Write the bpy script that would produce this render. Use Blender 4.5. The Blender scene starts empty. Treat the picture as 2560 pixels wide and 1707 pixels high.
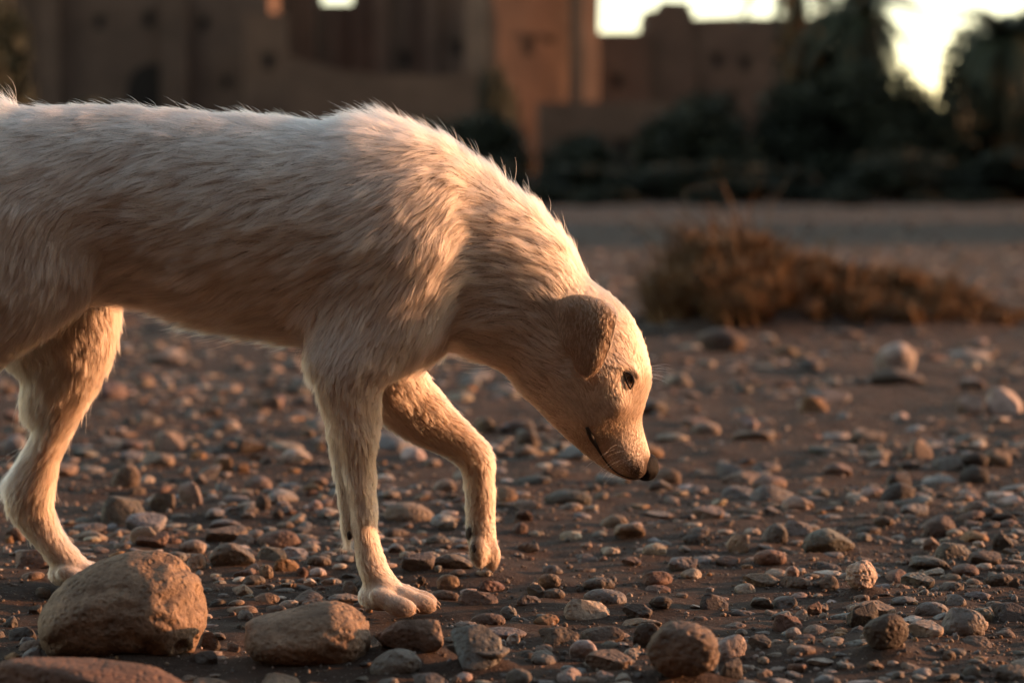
import bpy, bmesh, math, random
import numpy as np
from mathutils import Vector, Matrix
from mathutils.kdtree import KDTree
from mathutils.bvhtree import BVHTree

R = math.radians
scene = bpy.context.scene
COL = scene.collection

# ------------------------------------------------------------------ camera
CAM_H, CAM_Y, FPX, PITCH = 0.473, -2.5, 5475.0, math.atan((853.5 - 470) / 5475.0)
cam_data = bpy.data.cameras.new('camera')
cam = bpy.data.objects.new('camera', cam_data)
COL.objects.link(cam)
cam.location = (0, CAM_Y, CAM_H)
cam.rotation_euler = (math.pi / 2 - PITCH, 0, 0)
cam_data.sensor_width = 36.0
cam_data.sensor_fit = 'HORIZONTAL'
cam_data.lens = 36.0 * FPX / 2560.0
cam_data.clip_start = 0.05
cam_data.clip_end = 6000
cam_data.dof.use_dof = True
cam_data.dof.focus_distance = 2.42
cam_data.dof.aperture_fstop = 4.2
scene.camera = cam

# ------------------------------------------------------------------ world, sun, exposure
SUN_AZ, SUN_EL = 13.0, 8.5        # degrees behind the picture plane, above the horizon
world = bpy.data.worlds.new('World')
scene.world = world
world.use_nodes = True
wn = world.node_tree
sky = wn.nodes.new('ShaderNodeTexSky')
sky.sky_type = 'NISHITA'
sky.sun_disc = False
sky.sun_elevation = R(SUN_EL)
sky.sun_rotation = R(90 - SUN_AZ)
sky.air_density = 1.0
sky.dust_density = 1.0
sky.altitude = 2000.0          # high desert valley
sky.ozone_density = 1.0
bg = wn.nodes['Background']
wb = wn.nodes.new('ShaderNodeMix')           # the camera's warm white balance, over the whole sky alike
wb.data_type = 'RGBA'; wb.blend_type = 'MULTIPLY'; wb.inputs[0].default_value = 1.0
wb.inputs[7].default_value = (1.34, 1.0, 0.71, 1)
wn.links.new(sky.outputs[0], wb.inputs[6])
wn.links.new(wb.outputs[2], bg.inputs[0])
bg.inputs[1].default_value = 0.15
sl = bpy.data.lights.new('sun', 'SUN')
sl.energy = 2.35
sl.angle = R(0.5)
sl.color = (1.0, 0.435, 0.20)
sun = bpy.data.objects.new('sun', sl)
COL.objects.link(sun)
sd = Vector((math.cos(R(SUN_AZ)) * math.cos(R(SUN_EL)), math.sin(R(SUN_AZ)) * math.cos(R(SUN_EL)), math.sin(R(SUN_EL))))
sun.rotation_euler = sd.to_track_quat('Z', 'Y').to_euler()
scene.view_settings.view_transform = 'Standard'
scene.view_settings.look = 'None'
scene.view_settings.gamma = 1.0
scene.view_settings.use_curve_mapping = False
scene.view_settings.exposure = 1.85
cy = scene.cycles
cy.use_denoising = True
cy.max_bounces = 12
cy.transparent_max_bounces = 8
cy.transmission_bounces = 10
cy.caustics_reflective = False
cy.caustics_refractive = False
cy.sample_clamp_indirect = 6.0
try:
    scene.cycles_curves.shape = 'RIBBONS'
    scene.cycles_curves.subdivisions = 2
except Exception:
    pass

# ------------------------------------------------------------------ picture to place
CP, SP = math.cos(PITCH), math.sin(PITCH)
DS = 2560.0 / 2352.0                       # measurements taken on a 2352 px wide view


def pray(px, py):
    a = (px - 1280.0) / FPX
    b = (853.5 - py) / FPX
    return np.array([a, CP + SP * b, -SP + CP * b])


def at(px, py, y):                          # the point on plane Y=y seen at a pixel of the photo (2560 wide)
    d = pray(px, py)
    t = (y - CAM_Y) / d[1]
    return np.array([0, CAM_Y, CAM_H]) + d * t


def on_ground(px, py, z=0.0):
    d = pray(px, py)
    t = (z - CAM_H) / d[2]
    return np.array([0, CAM_Y, CAM_H]) + d * t


def proj(P):                                # world points -> pixels (2560 wide)
    P = np.asarray(P, float)
    q = P - np.array([0, CAM_Y, CAM_H])
    f = q[..., 1] * CP - q[..., 2] * SP
    u = q[..., 1] * SP + q[..., 2] * CP
    return 1280 + FPX * q[..., 0] / f, 853.5 - FPX * u / f


# ------------------------------------------------------------------ helpers
def tag(o, label=None, cat=None, group=None, kind=None):
    if label: o['label'] = label
    if cat: o['category'] = cat
    if group: o['group'] = group
    if kind: o['kind'] = kind
    return o


def obj(name, me, mat=None, parent=None, loc=None):
    o = bpy.data.objects.new(name, me)
    COL.objects.link(o)
    if mat is not None:
        me.materials.append(mat)
    if parent is not None:
        o.parent = parent
    if loc is not None:
        o.location = loc
    return o


def empty(name, loc=(0, 0, 0), rz=0.0):
    o = bpy.data.objects.new(name, None)
    COL.objects.link(o)
    o.location = loc
    o.rotation_euler = (0, 0, rz)
    o.empty_display_size = 0.1
    return o


def mesh_np(name, V, F, smooth=True):
    """V (n,3), F (m,3) or (m,4) arrays -> mesh"""
    V = np.ascontiguousarray(V, np.float32); F = np.ascontiguousarray(F, np.int32)
    me = bpy.data.meshes.new(name)
    k = F.shape[1]
    me.vertices.add(len(V)); me.vertices.foreach_set('co', V.ravel())
    me.loops.add(F.size); me.loops.foreach_set('vertex_index', F.ravel())
    me.polygons.add(len(F))
    me.polygons.foreach_set('loop_start', np.arange(0, F.size, k, dtype=np.int32))
    me.polygons.foreach_set('loop_total', np.full(len(F), k, np.int32))
    me.update(calc_edges=True)
    me.validate()
    if smooth:
        me.polygons.foreach_set('use_smooth', np.ones(len(me.polygons), bool))
    return me


def nrm(v):
    return v / np.maximum(np.linalg.norm(v, axis=-1, keepdims=True), 1e-9)


_rs = np.random.RandomState(5)
_NW = []
for _o in range(4):
    _NW.append((nrm(_rs.randn(7, 3)) * (1.0 + 0.9 * _rs.rand(7, 1)) * (2.0 ** _o), _rs.rand(7) * 6.28, 0.5 ** _o))


def snoise(P, freq=1.0, octaves=2, seed=0.0):
    """cheap smooth noise, about -1..1, from sums of sines bent by each other"""
    P = np.asarray(P, float) * freq + seed * np.array([13.7, 7.3, 3.1])
    out = 0
    tot = 0
    warp = np.stack([np.sin(P[..., 1] * 1.3 + seed), np.sin(P[..., 2] * 1.7 + 2.1), np.sin(P[..., 0] * 1.1 + 4.2)], -1) * 0.8
    Q = P + warp
    for K, ph, amp in _NW[:octaves]:
        s = 0
        for i in range(7):
            s = s + np.sin(Q @ K[i] + ph[i] + seed * 1.7 * i)
        out = out + amp * s / 2.6
        tot += amp
    return out / tot


# ------------------------------------------------------------------ materials
def new_mat(name):
    m = bpy.data.materials.new(name)
    m.use_nodes = True
    nt = m.node_tree
    b = nt.nodes['Principled BSDF']
    return m, nt, b


def N(nt, t, **kw):
    n = nt.nodes.new(t)
    for k, v in kw.items():
        if k.startswith('in_'):
            n.inputs[int(k[3:])].default_value = v
        else:
            setattr(n, k, v)
    return n


def ramp(nt, fac, stops):
    r = nt.nodes.new('ShaderNodeValToRGB')
    el = r.color_ramp.elements
    while len(el) < len(stops):
        el.new(0.5)
    for e, (p, c) in zip(el, stops):
        e.position = p
        e.color = (*c, 1) if len(c) == 3 else c
    nt.links.new(fac, r.inputs[0])
    return r.outputs[0]


def noise(nt, vec, scale, detail=4, rough=0.55, dist=0.0):
    n = nt.nodes.new('ShaderNodeTexNoise')
    n.inputs['Scale'].default_value = scale
    n.inputs['Detail'].default_value = detail
    n.inputs['Roughness'].default_value = rough
    n.inputs['Distortion'].default_value = dist
    nt.links.new(vec, n.inputs['Vector'])
    return n.outputs[0]


def mixc(nt, fac, a, b, mode='MIX'):
    m = nt.nodes.new('ShaderNodeMix')
    m.data_type = 'RGBA'
    m.blend_type = mode
    for s, v in ((0, fac), (6, a), (7, b)):
        if hasattr(v, 'links'):
            nt.links.new(v, m.inputs[s])
        else:
            m.inputs[s].default_value = v if s == 0 else ((*v, 1) if len(v) == 3 else v)
    return m.outputs[2]


def math_n(nt, op, a, b=None):
    m = nt.nodes.new('ShaderNodeMath')
    m.operation = op
    for i, v in enumerate((a, b)):
        if v is None: continue
        if hasattr(v, 'links'):
            nt.links.new(v, m.inputs[i])
        else:
            m.inputs[i].default_value = v
    return m.outputs[0]


def bump(nt, b, height, strength, dist):
    n = nt.nodes.new('ShaderNodeBump')
    n.inputs['Strength'].default_value = strength
    n.inputs['Distance'].default_value = dist
    nt.links.new(height, n.inputs['Height'])
    nt.links.new(n.outputs[0], b.inputs['Normal'])
    return n


def simple_mat(name, col, rough=0.85, var=0.25, scale=8.0, bmp=0.0, bdist=0.01, spec=0.3, coord='Object'):
    m, nt, b = new_mat(name)
    tc = N(nt, 'ShaderNodeTexCoord')
    n1 = noise(nt, tc.outputs[coord], scale, 5, 0.6)
    c = ramp(nt, n1, [(0.25, tuple(x * (1 - var) for x in col)), (0.75, tuple(min(1, x * (1 + var)) for x in col))])
    nt.links.new(c, b.inputs['Base Color'])
    b.inputs['Roughness'].default_value = rough
    b.inputs['Specular IOR Level'].default_value = spec
    if bmp:
        bump(nt, b, noise(nt, tc.outputs[coord], scale * 4, 4), bmp, bdist)
    return m


def stone_mat(name, src):
    """src: 'object' colour per stone from the object, 'attr' colour per stone from a mesh attribute"""
    m, nt, b = new_mat(name)
    tc = N(nt, 'ShaderNodeTexCoord')
    geo = N(nt, 'ShaderNodeNewGeometry')
    if src == 'object':
        oi = N(nt, 'ShaderNodeObjectInfo')
        base = oi.outputs['Color']
        off = N(nt, 'ShaderNodeVectorMath', operation='SCALE')
        comb = N(nt, 'ShaderNodeCombineXYZ')
        nt.links.new(oi.outputs['Random'], comb.inputs[0]); nt.links.new(oi.outputs['Random'], comb.inputs[2])
        nt.links.new(comb.outputs[0], off.inputs[0]); off.inputs['Scale'].default_value = 37.0
        add = N(nt, 'ShaderNodeVectorMath', operation='ADD')
        nt.links.new(geo.outputs['Position'], add.inputs[0]); nt.links.new(off.outputs[0], add.inputs[1])
        vec = add.outputs[0]
    else:
        at_ = N(nt, 'ShaderNodeAttribute', attribute_name='tint')
        base = at_.outputs['Color']
        vec = geo.outputs['Position']
    n1 = noise(nt, vec, 38, 5, 0.6, 0.4)
    n2 = noise(nt, vec, 190, 4, 0.65)
    n3 = noise(nt, vec, 16, 3, 0.5, 1.2)
    f1 = ramp(nt, n1, [(0.3, (0.55, 0.5, 0.46)), (0.55, (1, 1, 1)), (0.75, (1.25, 1.22, 1.18))])
    c = mixc(nt, 1.0, base, f1, 'MULTIPLY')
    f2 = ramp(nt, n2, [(0.32, (0.5, 0.47, 0.45)), (0.5, (1, 1, 1)), (0.72, (1.2, 1.2, 1.18))])
    c = mixc(nt, 0.75, c, f2, 'MULTIPLY')
    # clinging brown dust in patches
    fd = ramp(nt, n3, [(0.38, (0.12, 0.12, 0.12)), (0.68, (0.62, 0.62, 0.62))])
    c = mixc(nt, fd, c, (0.085, 0.058, 0.043))
    nt.links.new(c, b.inputs['Base Color'])
    b.inputs['Roughness'].default_value = 0.72
    b.inputs['Specular IOR Level'].default_value = 0.35
    v = N(nt, 'ShaderNodeTexVoronoi', feature='F1')
    v.inputs['Scale'].default_value = 120
    nt.links.new(vec, v.inputs['Vector'])
    pit = ramp(nt, v.outputs[0], [(0.12, (0, 0, 0)), (0.42, (1, 1, 1))])
    h = math_n(nt, 'ADD', math_n(nt, 'MULTIPLY', n2, 0.8), math_n(nt, 'MULTIPLY', n1, 1.2))
    h = math_n(nt, 'ADD', h, math_n(nt, 'MULTIPLY', pit, math_n(nt, 'MULTIPLY', n3, 1.1)))
    bump(nt, b, h, 0.75, 0.006)
    return m


M = {}
M['stone'] = stone_mat('river_stone', 'object')
M['pebble'] = stone_mat('pebble_stone', 'attr')


def ground_mat():
    m, nt, b = new_mat('brown_silt')
    g = N(nt, 'ShaderNodeNewGeometry')
    P = g.outputs['Position']
    a = math_n(nt, 'ADD', math_n(nt, 'MULTIPLY', noise(nt, P, 1.3, 5, 0.6, 0.3), 0.6), math_n(nt, 'MULTIPLY', noise(nt, P, 0.22, 5, 0.65, 0.6), 0.4))
    c1 = ramp(nt, a, [(0.3, (0.050, 0.034, 0.026)), (0.55, (0.072, 0.049, 0.037)), (0.8, (0.098, 0.068, 0.052))])
    d = noise(nt, P, 45, 6, 0.7)
    c2 = mixc(nt, 0.8, c1, ramp(nt, d, [(0.25, (0.6, 0.57, 0.55)), (0.6, (1.05, 1.05, 1.05)), (0.85, (1.5, 1.4, 1.3))]), 'MULTIPLY')
    # fine grit: tiny paler and darker grains
    v = N(nt, 'ShaderNodeTexVoronoi', feature='F1'); v.inputs['Scale'].default_value = 260
    nt.links.new(P, v.inputs['Vector'])
    gr = ramp(nt, v.outputs['Distance'], [(0.18, (1, 1, 1)), (0.3, (0, 0, 0))])
    vs = N(nt, 'ShaderNodeSeparateColor'); nt.links.new(v.outputs['Color'], vs.inputs[0])
    pick = ramp(nt, vs.outputs[0], [(0.7, (0, 0, 0)), (0.74, (1, 1, 1))])
    fg = math_n(nt, 'MULTIPLY', gr, pick)
    c3 = mixc(nt, fg, c2, ramp(nt, vs.outputs[1], [(0.0, (0.06, 0.05, 0.045)), (0.5, (0.2, 0.16, 0.13)), (1.0, (0.38, 0.33, 0.28))]))
    nt.links.new(c3, b.inputs['Base Color'])
    b.inputs['Roughness'].default_value = 0.92
    b.inputs['Specular IOR Level'].default_value = 0.2
    h = math_n(nt, 'ADD', noise(nt, P, 28, 6, 0.65), math_n(nt, 'MULTIPLY', noise(nt, P, 160, 5, 0.7), 0.35))
    h = math_n(nt, 'ADD', h, math_n(nt, 'MULTIPLY', fg, 0.2))
    bump(nt, b, h, 1.0, 0.016)
    return m


M['ground'] = ground_mat()


def hair_mat():
    m = bpy.data.materials.new('dog_fur')
    m.use_nodes = True
    nt = m.node_tree
    nt.nodes.remove(nt.nodes['Principled BSDF'])
    h = nt.nodes.new('ShaderNodeBsdfHairPrincipled')
    try:
        h.model = 'CHIANG'
    except Exception:
        pass
    h.parametrization = 'COLOR'
    a = N(nt, 'ShaderNodeAttribute', attribute_name='tint')
    nt.links.new(a.outputs['Color'], h.inputs['Color'])
    h.inputs['Roughness'].default_value = 0.5
    h.inputs['Radial Roughness'].default_value = 0.65
    h.inputs['Coat'].default_value = 0.0
    for k in ('Random Roughness', 'Random Color'):
        if k in h.inputs: h.inputs[k].default_value = 0.1
    nt.links.new(h.outputs[0], nt.nodes['Material Output'].inputs[0])
    return m


M['fur'] = hair_mat()


def skin_mat():
    m, nt, b = new_mat('dog_skin')
    a = N(nt, 'ShaderNodeAttribute', attribute_name='tint')
    g = N(nt, 'ShaderNodeNewGeometry')
    n1 = noise(nt, g.outputs['Position'], 60, 4)
    c = mixc(nt, 0.6, a.outputs['Color'], ramp(nt, n1, [(0.3, (0.6, 0.55, 0.5)), (0.7, (1, 1, 1))]), 'MULTIPLY')
    nt.links.new(c, b.inputs['Base Color'])
    b.inputs['Roughness'].default_value = 0.9
    b.inputs['Specular IOR Level'].default_value = 0.1
    return m


M['skin'] = skin_mat()
M['nose'] = simple_mat('nose_leather', (0.010, 0.008, 0.008), 0.55, 0.4, 400, 0.6, 0.0015, 0.08)
M['lip'] = simple_mat('lip_skin', (0.02, 0.015, 0.013), 0.5, 0.3, 200, 0.3, 0.001, 0.4)
M['pad'] = simple_mat('pad_skin', (0.035, 0.024, 0.02), 0.75, 0.3, 200, 0.5, 0.001)
M['claw'] = simple_mat('claw_horn', (0.22, 0.16, 0.12), 0.45, 0.3, 200)
M['mud'] = simple_mat('mud_brick', (0.145, 0.09, 0.062), 0.95, 0.3, 0.5, 0.6, 0.05)
M['mud_dark'] = simple_mat('weathered_mud_brick', (0.112, 0.072, 0.052), 0.95, 0.3, 0.6, 0.6, 0.05)
M['opening'] = simple_mat('opening_shade', (0.02, 0.015, 0.012), 0.9, 0.3, 3)  # near-black colour stands in for the shade inside windows and doorway
M['wood'] = simple_mat('palm_bark', (0.09, 0.062, 0.042), 0.95, 0.4, 6, 0.8, 0.03)
M['frond'] = simple_mat('palm_frond', (0.038, 0.046, 0.024), 0.6, 0.4, 3)
M['deadfrond'] = simple_mat('dry_palm_frond', (0.16, 0.10, 0.05), 0.8, 0.4, 3)
M['leaf'] = simple_mat('olive_leaf', (0.030, 0.036, 0.021), 0.7, 0.45, 2.5)
M['straw'] = simple_mat('dry_grass_straw', (0.20, 0.115, 0.05), 0.8, 0.6, 9)
# ------------------------------------------------------------------ ground
def sm(a, b, x):
    t = np.clip((x - a) / (b - a), 0, 1)
    return t * t * (3 - 2 * t)


SILT = []
for (a, b_, c_) in ((90, 506, 1655), (604, 921, 1669), (1598, 1804, 1715), (2156, 2284, 1665), (2113, 2206, 1505), (925, 1113, 1658), (1122, 1258, 1683)):
    _g = on_ground((a + b_) / 2, c_); _w = (b_ - a) * (_g[1] - CAM_Y) / FPX
    SILT.append((_g[0], _g[1] + .3 * _w, .62 * _w, .52 * _w))


def bank_height(x, y):
    """the low earth bank that carries the dry grass, right of the dog's head"""
    X = np.asarray(x, float); Y = np.asarray(y, float)
    prof = sm(0.45, 0.66, X) * (1 - sm(1.15, 1.95, X))
    return 0.175 * prof * np.exp(-((Y - 5.05 - 0.1 * X) / 0.34) ** 2) * (1 + 0.12 * np.sin(X * 9) + 0.08 * np.sin(X * 23 + Y * 5))


def gh(x, y):
    P = np.stack([np.asarray(x, float), np.asarray(y, float), np.zeros_like(np.asarray(x, float))], -1)
    far = 1 - sm(6, 25, np.abs(P[..., 1]))
    h = 0.006 * snoise(P, 5.0, 2, 1) + 0.0045 * snoise(P, 19.0, 2, 2) * far + 0.002 * snoise(P, 60.0, 1, 3) * far
    h = h * (0.35 + 0.65 * far) + bank_height(x, y)
    for (bx, by, ra, rb) in SILT:           # silt banked up against the larger stones
        h = h + .011 * np.exp(-((((P[..., 0] - bx) / ra) ** 2 + ((P[..., 1] - by) / rb) ** 2) ** 2))
    return h


def axis_steps(fine_lo, fine_hi, step, lo, hi, g=1.12):
    a = list(np.arange(fine_lo, fine_hi + 1e-6, step))
    s = step; v = a[-1]
    while v < hi:
        s *= g; v += s; a.append(v)
    s = step; v = a[0]; pre = []
    while v > lo:
        s *= g; v -= s; pre.append(v)
    return np.array(pre[::-1] + a)


gx = axis_steps(-1.0, 1.3, 0.014, -2500, 2500)
gy = axis_steps(-1.0, 1.6, 0.014, -60, 4000, 1.045)
GX, GY = np.meshgrid(gx, gy, indexing='ij')
GZ = gh(GX, GY)
nx_, ny_ = GX.shape
V = np.stack([GX, GY, GZ], -1).reshape(-1, 3)
I = np.arange(nx_ * ny_).reshape(nx_, ny_)
F = np.stack([I[:-1, :-1], I[1:, :-1], I[1:, 1:], I[:-1, 1:]], -1).reshape(-1, 4)
ground = obj('ground', mesh_np('ground', V, F), M['ground'])
tag(ground, 'brown silty river bed strewn with stones', 'ground', kind='structure')

# added unseen slope behind the camera, blocking sky light on the dog's near side
hx = np.linspace(-160, 160, 90); hy = -5.5 - np.linspace(0, 1, 40) ** 1.6 * 60
HX, HY = np.meshgrid(hx, hy, indexing='ij')
up_ = (-5.5 - HY)
HZ = 1.55 * up_ * (1 - .35 * sm(0, 80, up_)) + 1.2 * snoise(np.stack([HX, HY, 0 * HX], -1), .09, 3, 2) * sm(0, 12, up_) + .25 * snoise(np.stack([HX, HY, 0 * HX], -1), .6, 2, 4) * sm(0, 3, up_) - .25
I = np.arange(HX.size).reshape(HX.shape)
added_hill = obj('added_slope', mesh_np('added_slope', np.stack([HX, HY, HZ], -1).reshape(-1, 3), np.stack([I[:-1, :-1], I[:-1, 1:], I[1:, 1:], I[1:, :-1]], -1).reshape(-1, 4)), simple_mat('added_slope_soil', (.075, .05, .036), .95, .35, .4, .5, .2))
tag(added_hill, 'added unseen brown slope blocking sky light from behind the camera', 'added_hill', kind='structure')

# ------------------------------------------------------------------ kasbah behind the palms
def box_mesh(name, x0, x1, y0, y1, z0, z1, batter=0.0, cuts=5, rough=0.03, seed=0):
    """a mud wall block, leaning in a little, with uneven faces and worn edges"""
    bm = bmesh.new()
    bmesh.ops.create_cube(bm, size=1.0)
    bmesh.ops.subdivide_edges(bm, edges=bm.edges[:], cuts=cuts, use_grid_fill=True)
    cx, cy_, w, d, h = (x0 + x1) / 2, (y0 + y1) / 2, x1 - x0, y1 - y0, z1 - z0
    for v in bm.verts:
        x, y, z = v.co
        k = 1 - batter * (z + 0.5)
        v.co = (cx + x * w * k, cy_ + y * d * k, z0 + (z + 0.5) * h)
    me = bpy.data.meshes.new(name)
    bm.to_mesh(me); bm.free()
    n = len(me.vertices)
    a = np.empty(n * 3, np.float32); me.vertices.foreach_get('co', a); a = a.reshape(-1, 3)
    for i in range(3):
        a[:, i] += rough * snoise(a, 0.9, 3, seed + i * 3.3)
    me.vertices.foreach_set('co', a.ravel()); me.update()
    return me


def pxm(y):                                # metres for one photo pixel at depth y
    return (y - CAM_Y) / FPX


def building(name, label, cat, px0, px1, top_py, y, rz=0.0, depth=5.0, mat='mud', windows=(), piers=(), merlons=0, batter=0.03, arch=None, seed=0, slots=()):
    """a mud brick block whose front spans px0..px1 at depth y; things are placed in its own metres"""
    s = pxm(y)
    cx = ((px0 + px1) / 2 - 1280) * s
    w = (px1 - px0) * s / max(0.5, math.cos(rz))
    top = at(1280, top_py, y)[2]
    root = empty(name, (cx, y, 0), rz)
    tag(root, label, cat, 'mud brick kasbah buildings')
    obj('wall', box_mesh('wall', -w / 2, w / 2, 0, depth, -0.2, top, batter, 6, 0.05, seed), M[mat], root)
    for (u, v, ww, hh) in windows:          # u across from the middle, v up, in metres
        wi = obj('window', box_mesh('window', u - ww / 2, u + ww / 2, -0.02 + batter * depth * 0.25, 0.25, v - hh / 2, v + hh / 2, 0, 1, 0.0), M['opening'], root)
        obj('lintel', box_mesh('lintel', u - ww * 0.7, u + ww * 0.7, -0.07, 0.2, v + hh / 2, v + hh / 2 + 0.14, 0, 1, 0.01), M['wood'], wi)
    for (u, ww, hh) in piers:
        obj('buttress', box_mesh('buttress', u - ww / 2, u + ww / 2, -0.55, 0.6, -0.2, hh, 0.08, 4, 0.05, seed + 7), M[mat], root)
    if arch:
        u, ww, hh = arch
        bm = bmesh.new()
        pts = [(u - ww / 2, 0)]
        for k in range(13):
            a = math.pi - math.pi * k / 12
            pts.append((u + ww / 2 * math.cos(a), hh - ww / 2 + ww / 2 * math.sin(a) * 1.05))
        pts.append((u + ww / 2, 0))
        fr = [bm.verts.new((x, -0.05, z)) for x, z in pts]
        bk = [bm.verts.new((x, 0.4, z)) for x, z in pts]
        bm.faces.new(fr); bm.faces.new(bk[::-1])
        for k in range(len(pts)):
            j = (k + 1) % len(pts)
            bm.faces.new((fr[k], bk[k], bk[j], fr[j]))
        bmesh.ops.recalc_face_normals(bm, faces=bm.faces)
        me = bpy.data.meshes.new('doorway'); bm.to_mesh(me); bm.free()
        obj('doorway', me, M['opening'], root)
    if merlons:
        mw = w / (merlons * 2 - 1)
        me = box_mesh('merlon', -mw / 2, mw / 2, 0.05, 0.5, 0, 0.7, 0.2, 2, 0.03)
        for k in range(merlons):
            o = obj('merlon', me, M[mat] if k == 0 else None, root)
            o.location = ((-w / 2 + mw * (0.5 + 2 * k)) * (1 - batter), batter * depth * 0.5, top - 0.02)
    return root


building('mud_brick_wall', 'long mud brick wall with a dark arched doorway', 'wall', -420, 690, -140, 97, 0.0, 6, 'mud_dark',
         windows=((2.2, 7.9, .4, .6), (4.4, 8.0, .4, .6), (6.9, 7.8, .4, .6), (-2.0, 7.0, .4, .6), (-4.4, 6.6, .4, .6), (7.9, 5.2, .35, .5)), piers=((-7.4, 1.0, 12), (0.0, 0.9, 10.6), (5.6, 1.2, 9.0)), arch=(4.55, 2.3, 6.0), seed=1)
building('mud_brick_tower', 'narrow square mud tower with one small window beside the arched wall', 'tower', 618, 726, 32, 93, 0.14, 1.7, 'mud',
         windows=((0.05, 5.9, 0.42, 0.6),), seed=2)
building('mud_brick_house', 'dark recessed mud brick house between the two towers', 'building', 650, 792, -90, 103, 0.0, 5, 'mud_dark', seed=3)
building('mud_brick_house', 'low topped dark wall showing a notch of sky', 'building', 788, 884, 9, 104, 0.0, 5, 'mud_dark', seed=4)
building('mud_brick_house', 'tall dark mud brick facade with buttresses behind the sloping wall', 'building', 880, 1215, -140, 103.5, 0.0, 5, 'mud_dark',
         windows=((-.6, 6.6, .4, .7), (1.9, 7.2, .4, .7), (2.6, 4.8, .4, .6)), piers=((-1.8, 0.8, 11), (0.6, 0.7, 11)), seed=5)
building('mud_brick_tower', 'tall tapering kasbah tower with two small windows', 'tower', 1215, 1440, -130, 92, 0.43, 2.4, 'mud',
         windows=((-0.1, 6.55, 0.5, 0.8), (0.85, 6.5, 0.5, 0.8), (-1.2, 9.9, 0.5, 0.8)), merlons=4, seed=6)
building('mud_brick_tower', 'slim corner turret standing against the tall kasbah tower', 'tower', 1452, 1498, -110, 91, 0.43, 1.2, 'mud', merlons=2, seed=7)
building('mud_brick_house', 'flat roofed mud brick house right of the tall tower', 'building', 1492, 1625, 82, 96, 0.0, 6, 'mud_dark', windows=((-.3, 5.2, .35, .5), (.5, 3.6, .4, .6)), seed=8)
building('mud_brick_house', 'stepped roof mud brick house with a raised parapet', 'building', 1612, 1735, 26, 97, 0.0, 6, 'mud_dark', seed=9)
building('mud_brick_house', 'wide plain mud brick house behind the palm', 'building', 1728, 2060, 44, 97.5, 0.0, 6, 'mud_dark', windows=((-1.9, 6.2, .4, .6), (-.6, 6.1, .4, .6), (-1.3, 4.4, .5, .8)), seed=10)
building('parapet_block', 'small raised roof block on the stepped house', 'building', 1648, 1722, 4, 97.2, 0.0, 4, 'mud_dark', seed=11)
building('garden_wall', 'low reddish mud wall with openings below the tall tower', 'wall', 1345, 1720, 258, 86, 0.12, 0.8, 'mud_dark',
         windows=((-1.6, 1.9, 0.7, 1.1), (0.4, 1.9, 0.7, 1.1)), seed=12)

# the sloping garden wall in front of the recessed house
yw = 90.0
s_ = pxm(yw)
top_pts = [(715, 138), (780, 160), (860, 178), (960, 188), (1080, 190), (1215, 178)]
Vs, Fs = [], []
for k, (px, py) in enumerate(top_pts):
    t = at(px, py, yw)
    for yy in (yw, yw + 0.7):
        Vs += [(t[0], yy, -0.2), (t[0], yy, t[2])]
    if k:
        a, b = (k - 1) * 4, k * 4
        Fs += [(a, b, b + 1, a + 1), (a + 2, a + 3, b + 3, b + 2), (a + 1, b + 1, b + 3, a + 3)]
Fs += [(0, 1, 3, 2), (len(Vs) - 4, len(Vs) - 2, len(Vs) - 1, len(Vs) - 3)]
me = bpy.data.meshes.new('garden_wall'); me.from_pydata(Vs, [], Fs); me.update()
tag(obj('garden_wall', me, M['mud']), 'sloping topped mud garden wall before the recessed house', 'wall')

# ------------------------------------------------------------------ vegetation
rs = np.random.RandomState(11)


def leaf_cloud(name, n, rx, ry, rz_, leaf, seed, lumps=9, hollow=0.35):
    """leaf sized quads through the volume of a lumpy crown (base at z=0)"""
    r = np.random.RandomState(seed)
    cen = r.uniform(-1, 1, (lumps, 3)); cen[:, 2] = np.linspace(-1.1, 0.8, lumps)
    cen *= np.array([0.62, 0.62, 0.62]); rad = r.uniform(0.32, 0.58, lumps)
    k = r.randint(0, lumps, n)
    d = nrm(r.randn(n, 3)) * (r.rand(n, 1) ** 0.45)
    P = cen[k] + d * rad[k][:, None]
    P = P * np.array([rx, ry, rz_]) + np.array([0, 0, rz_ * 0.98])
    P[:, 2] = np.maximum(P[:, 2], 0.05)
    a = nrm(r.randn(n, 3)); b_ = nrm(np.cross(a, r.randn(n, 3)))
    L = leaf * r.uniform(0.6, 1.5, (n, 1))
    q = np.stack([P - a * L, P + b_ * L * 0.32, P + a * L, P - b_ * L * 0.32], 1)
    return mesh_np(name, q.reshape(-1, 3), np.arange(n * 4).reshape(-1, 4), False)


def tube_np(pts, rad, sides=7):
    pts = np.asarray(pts, float); rad = np.asarray(rad, float)
    T = nrm(np.gradient(pts, axis=0))
    up = np.tile([0.0, 0.0, 1.0], (len(pts), 1)); up[np.abs(T[:, 2]) > 0.9] = [1, 0, 0]
    U = nrm(np.cross(T, up)); W = np.cross(T, U)
    a = np.linspace(0, 2 * np.pi, sides, endpoint=False)
    V = pts[:, None] + rad[:, None, None] * (np.cos(a)[None, :, None] * U[:, None] + np.sin(a)[None, :, None] * W[:, None])
    n = len(pts)
    I = np.arange(n * sides).reshape(n, sides)
    F = np.stack([I[:-1], np.roll(I[:-1], -1, 1), np.roll(I[1:], -1, 1), I[1:]], -1).reshape(-1, 4)
    V = V.reshape(-1, 3)
    V = np.vstack([V, pts[:1], pts[-1:]])
    c0, c1 = len(V) - 2, len(V) - 1
    caps = [(I[0, (k + 1) % sides], I[0, k], c0, c0) for k in range(sides)] + [(I[-1, k], I[-1, (k + 1) % sides], c1, c1) for k in range(sides)]
    return V, F, caps


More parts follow.
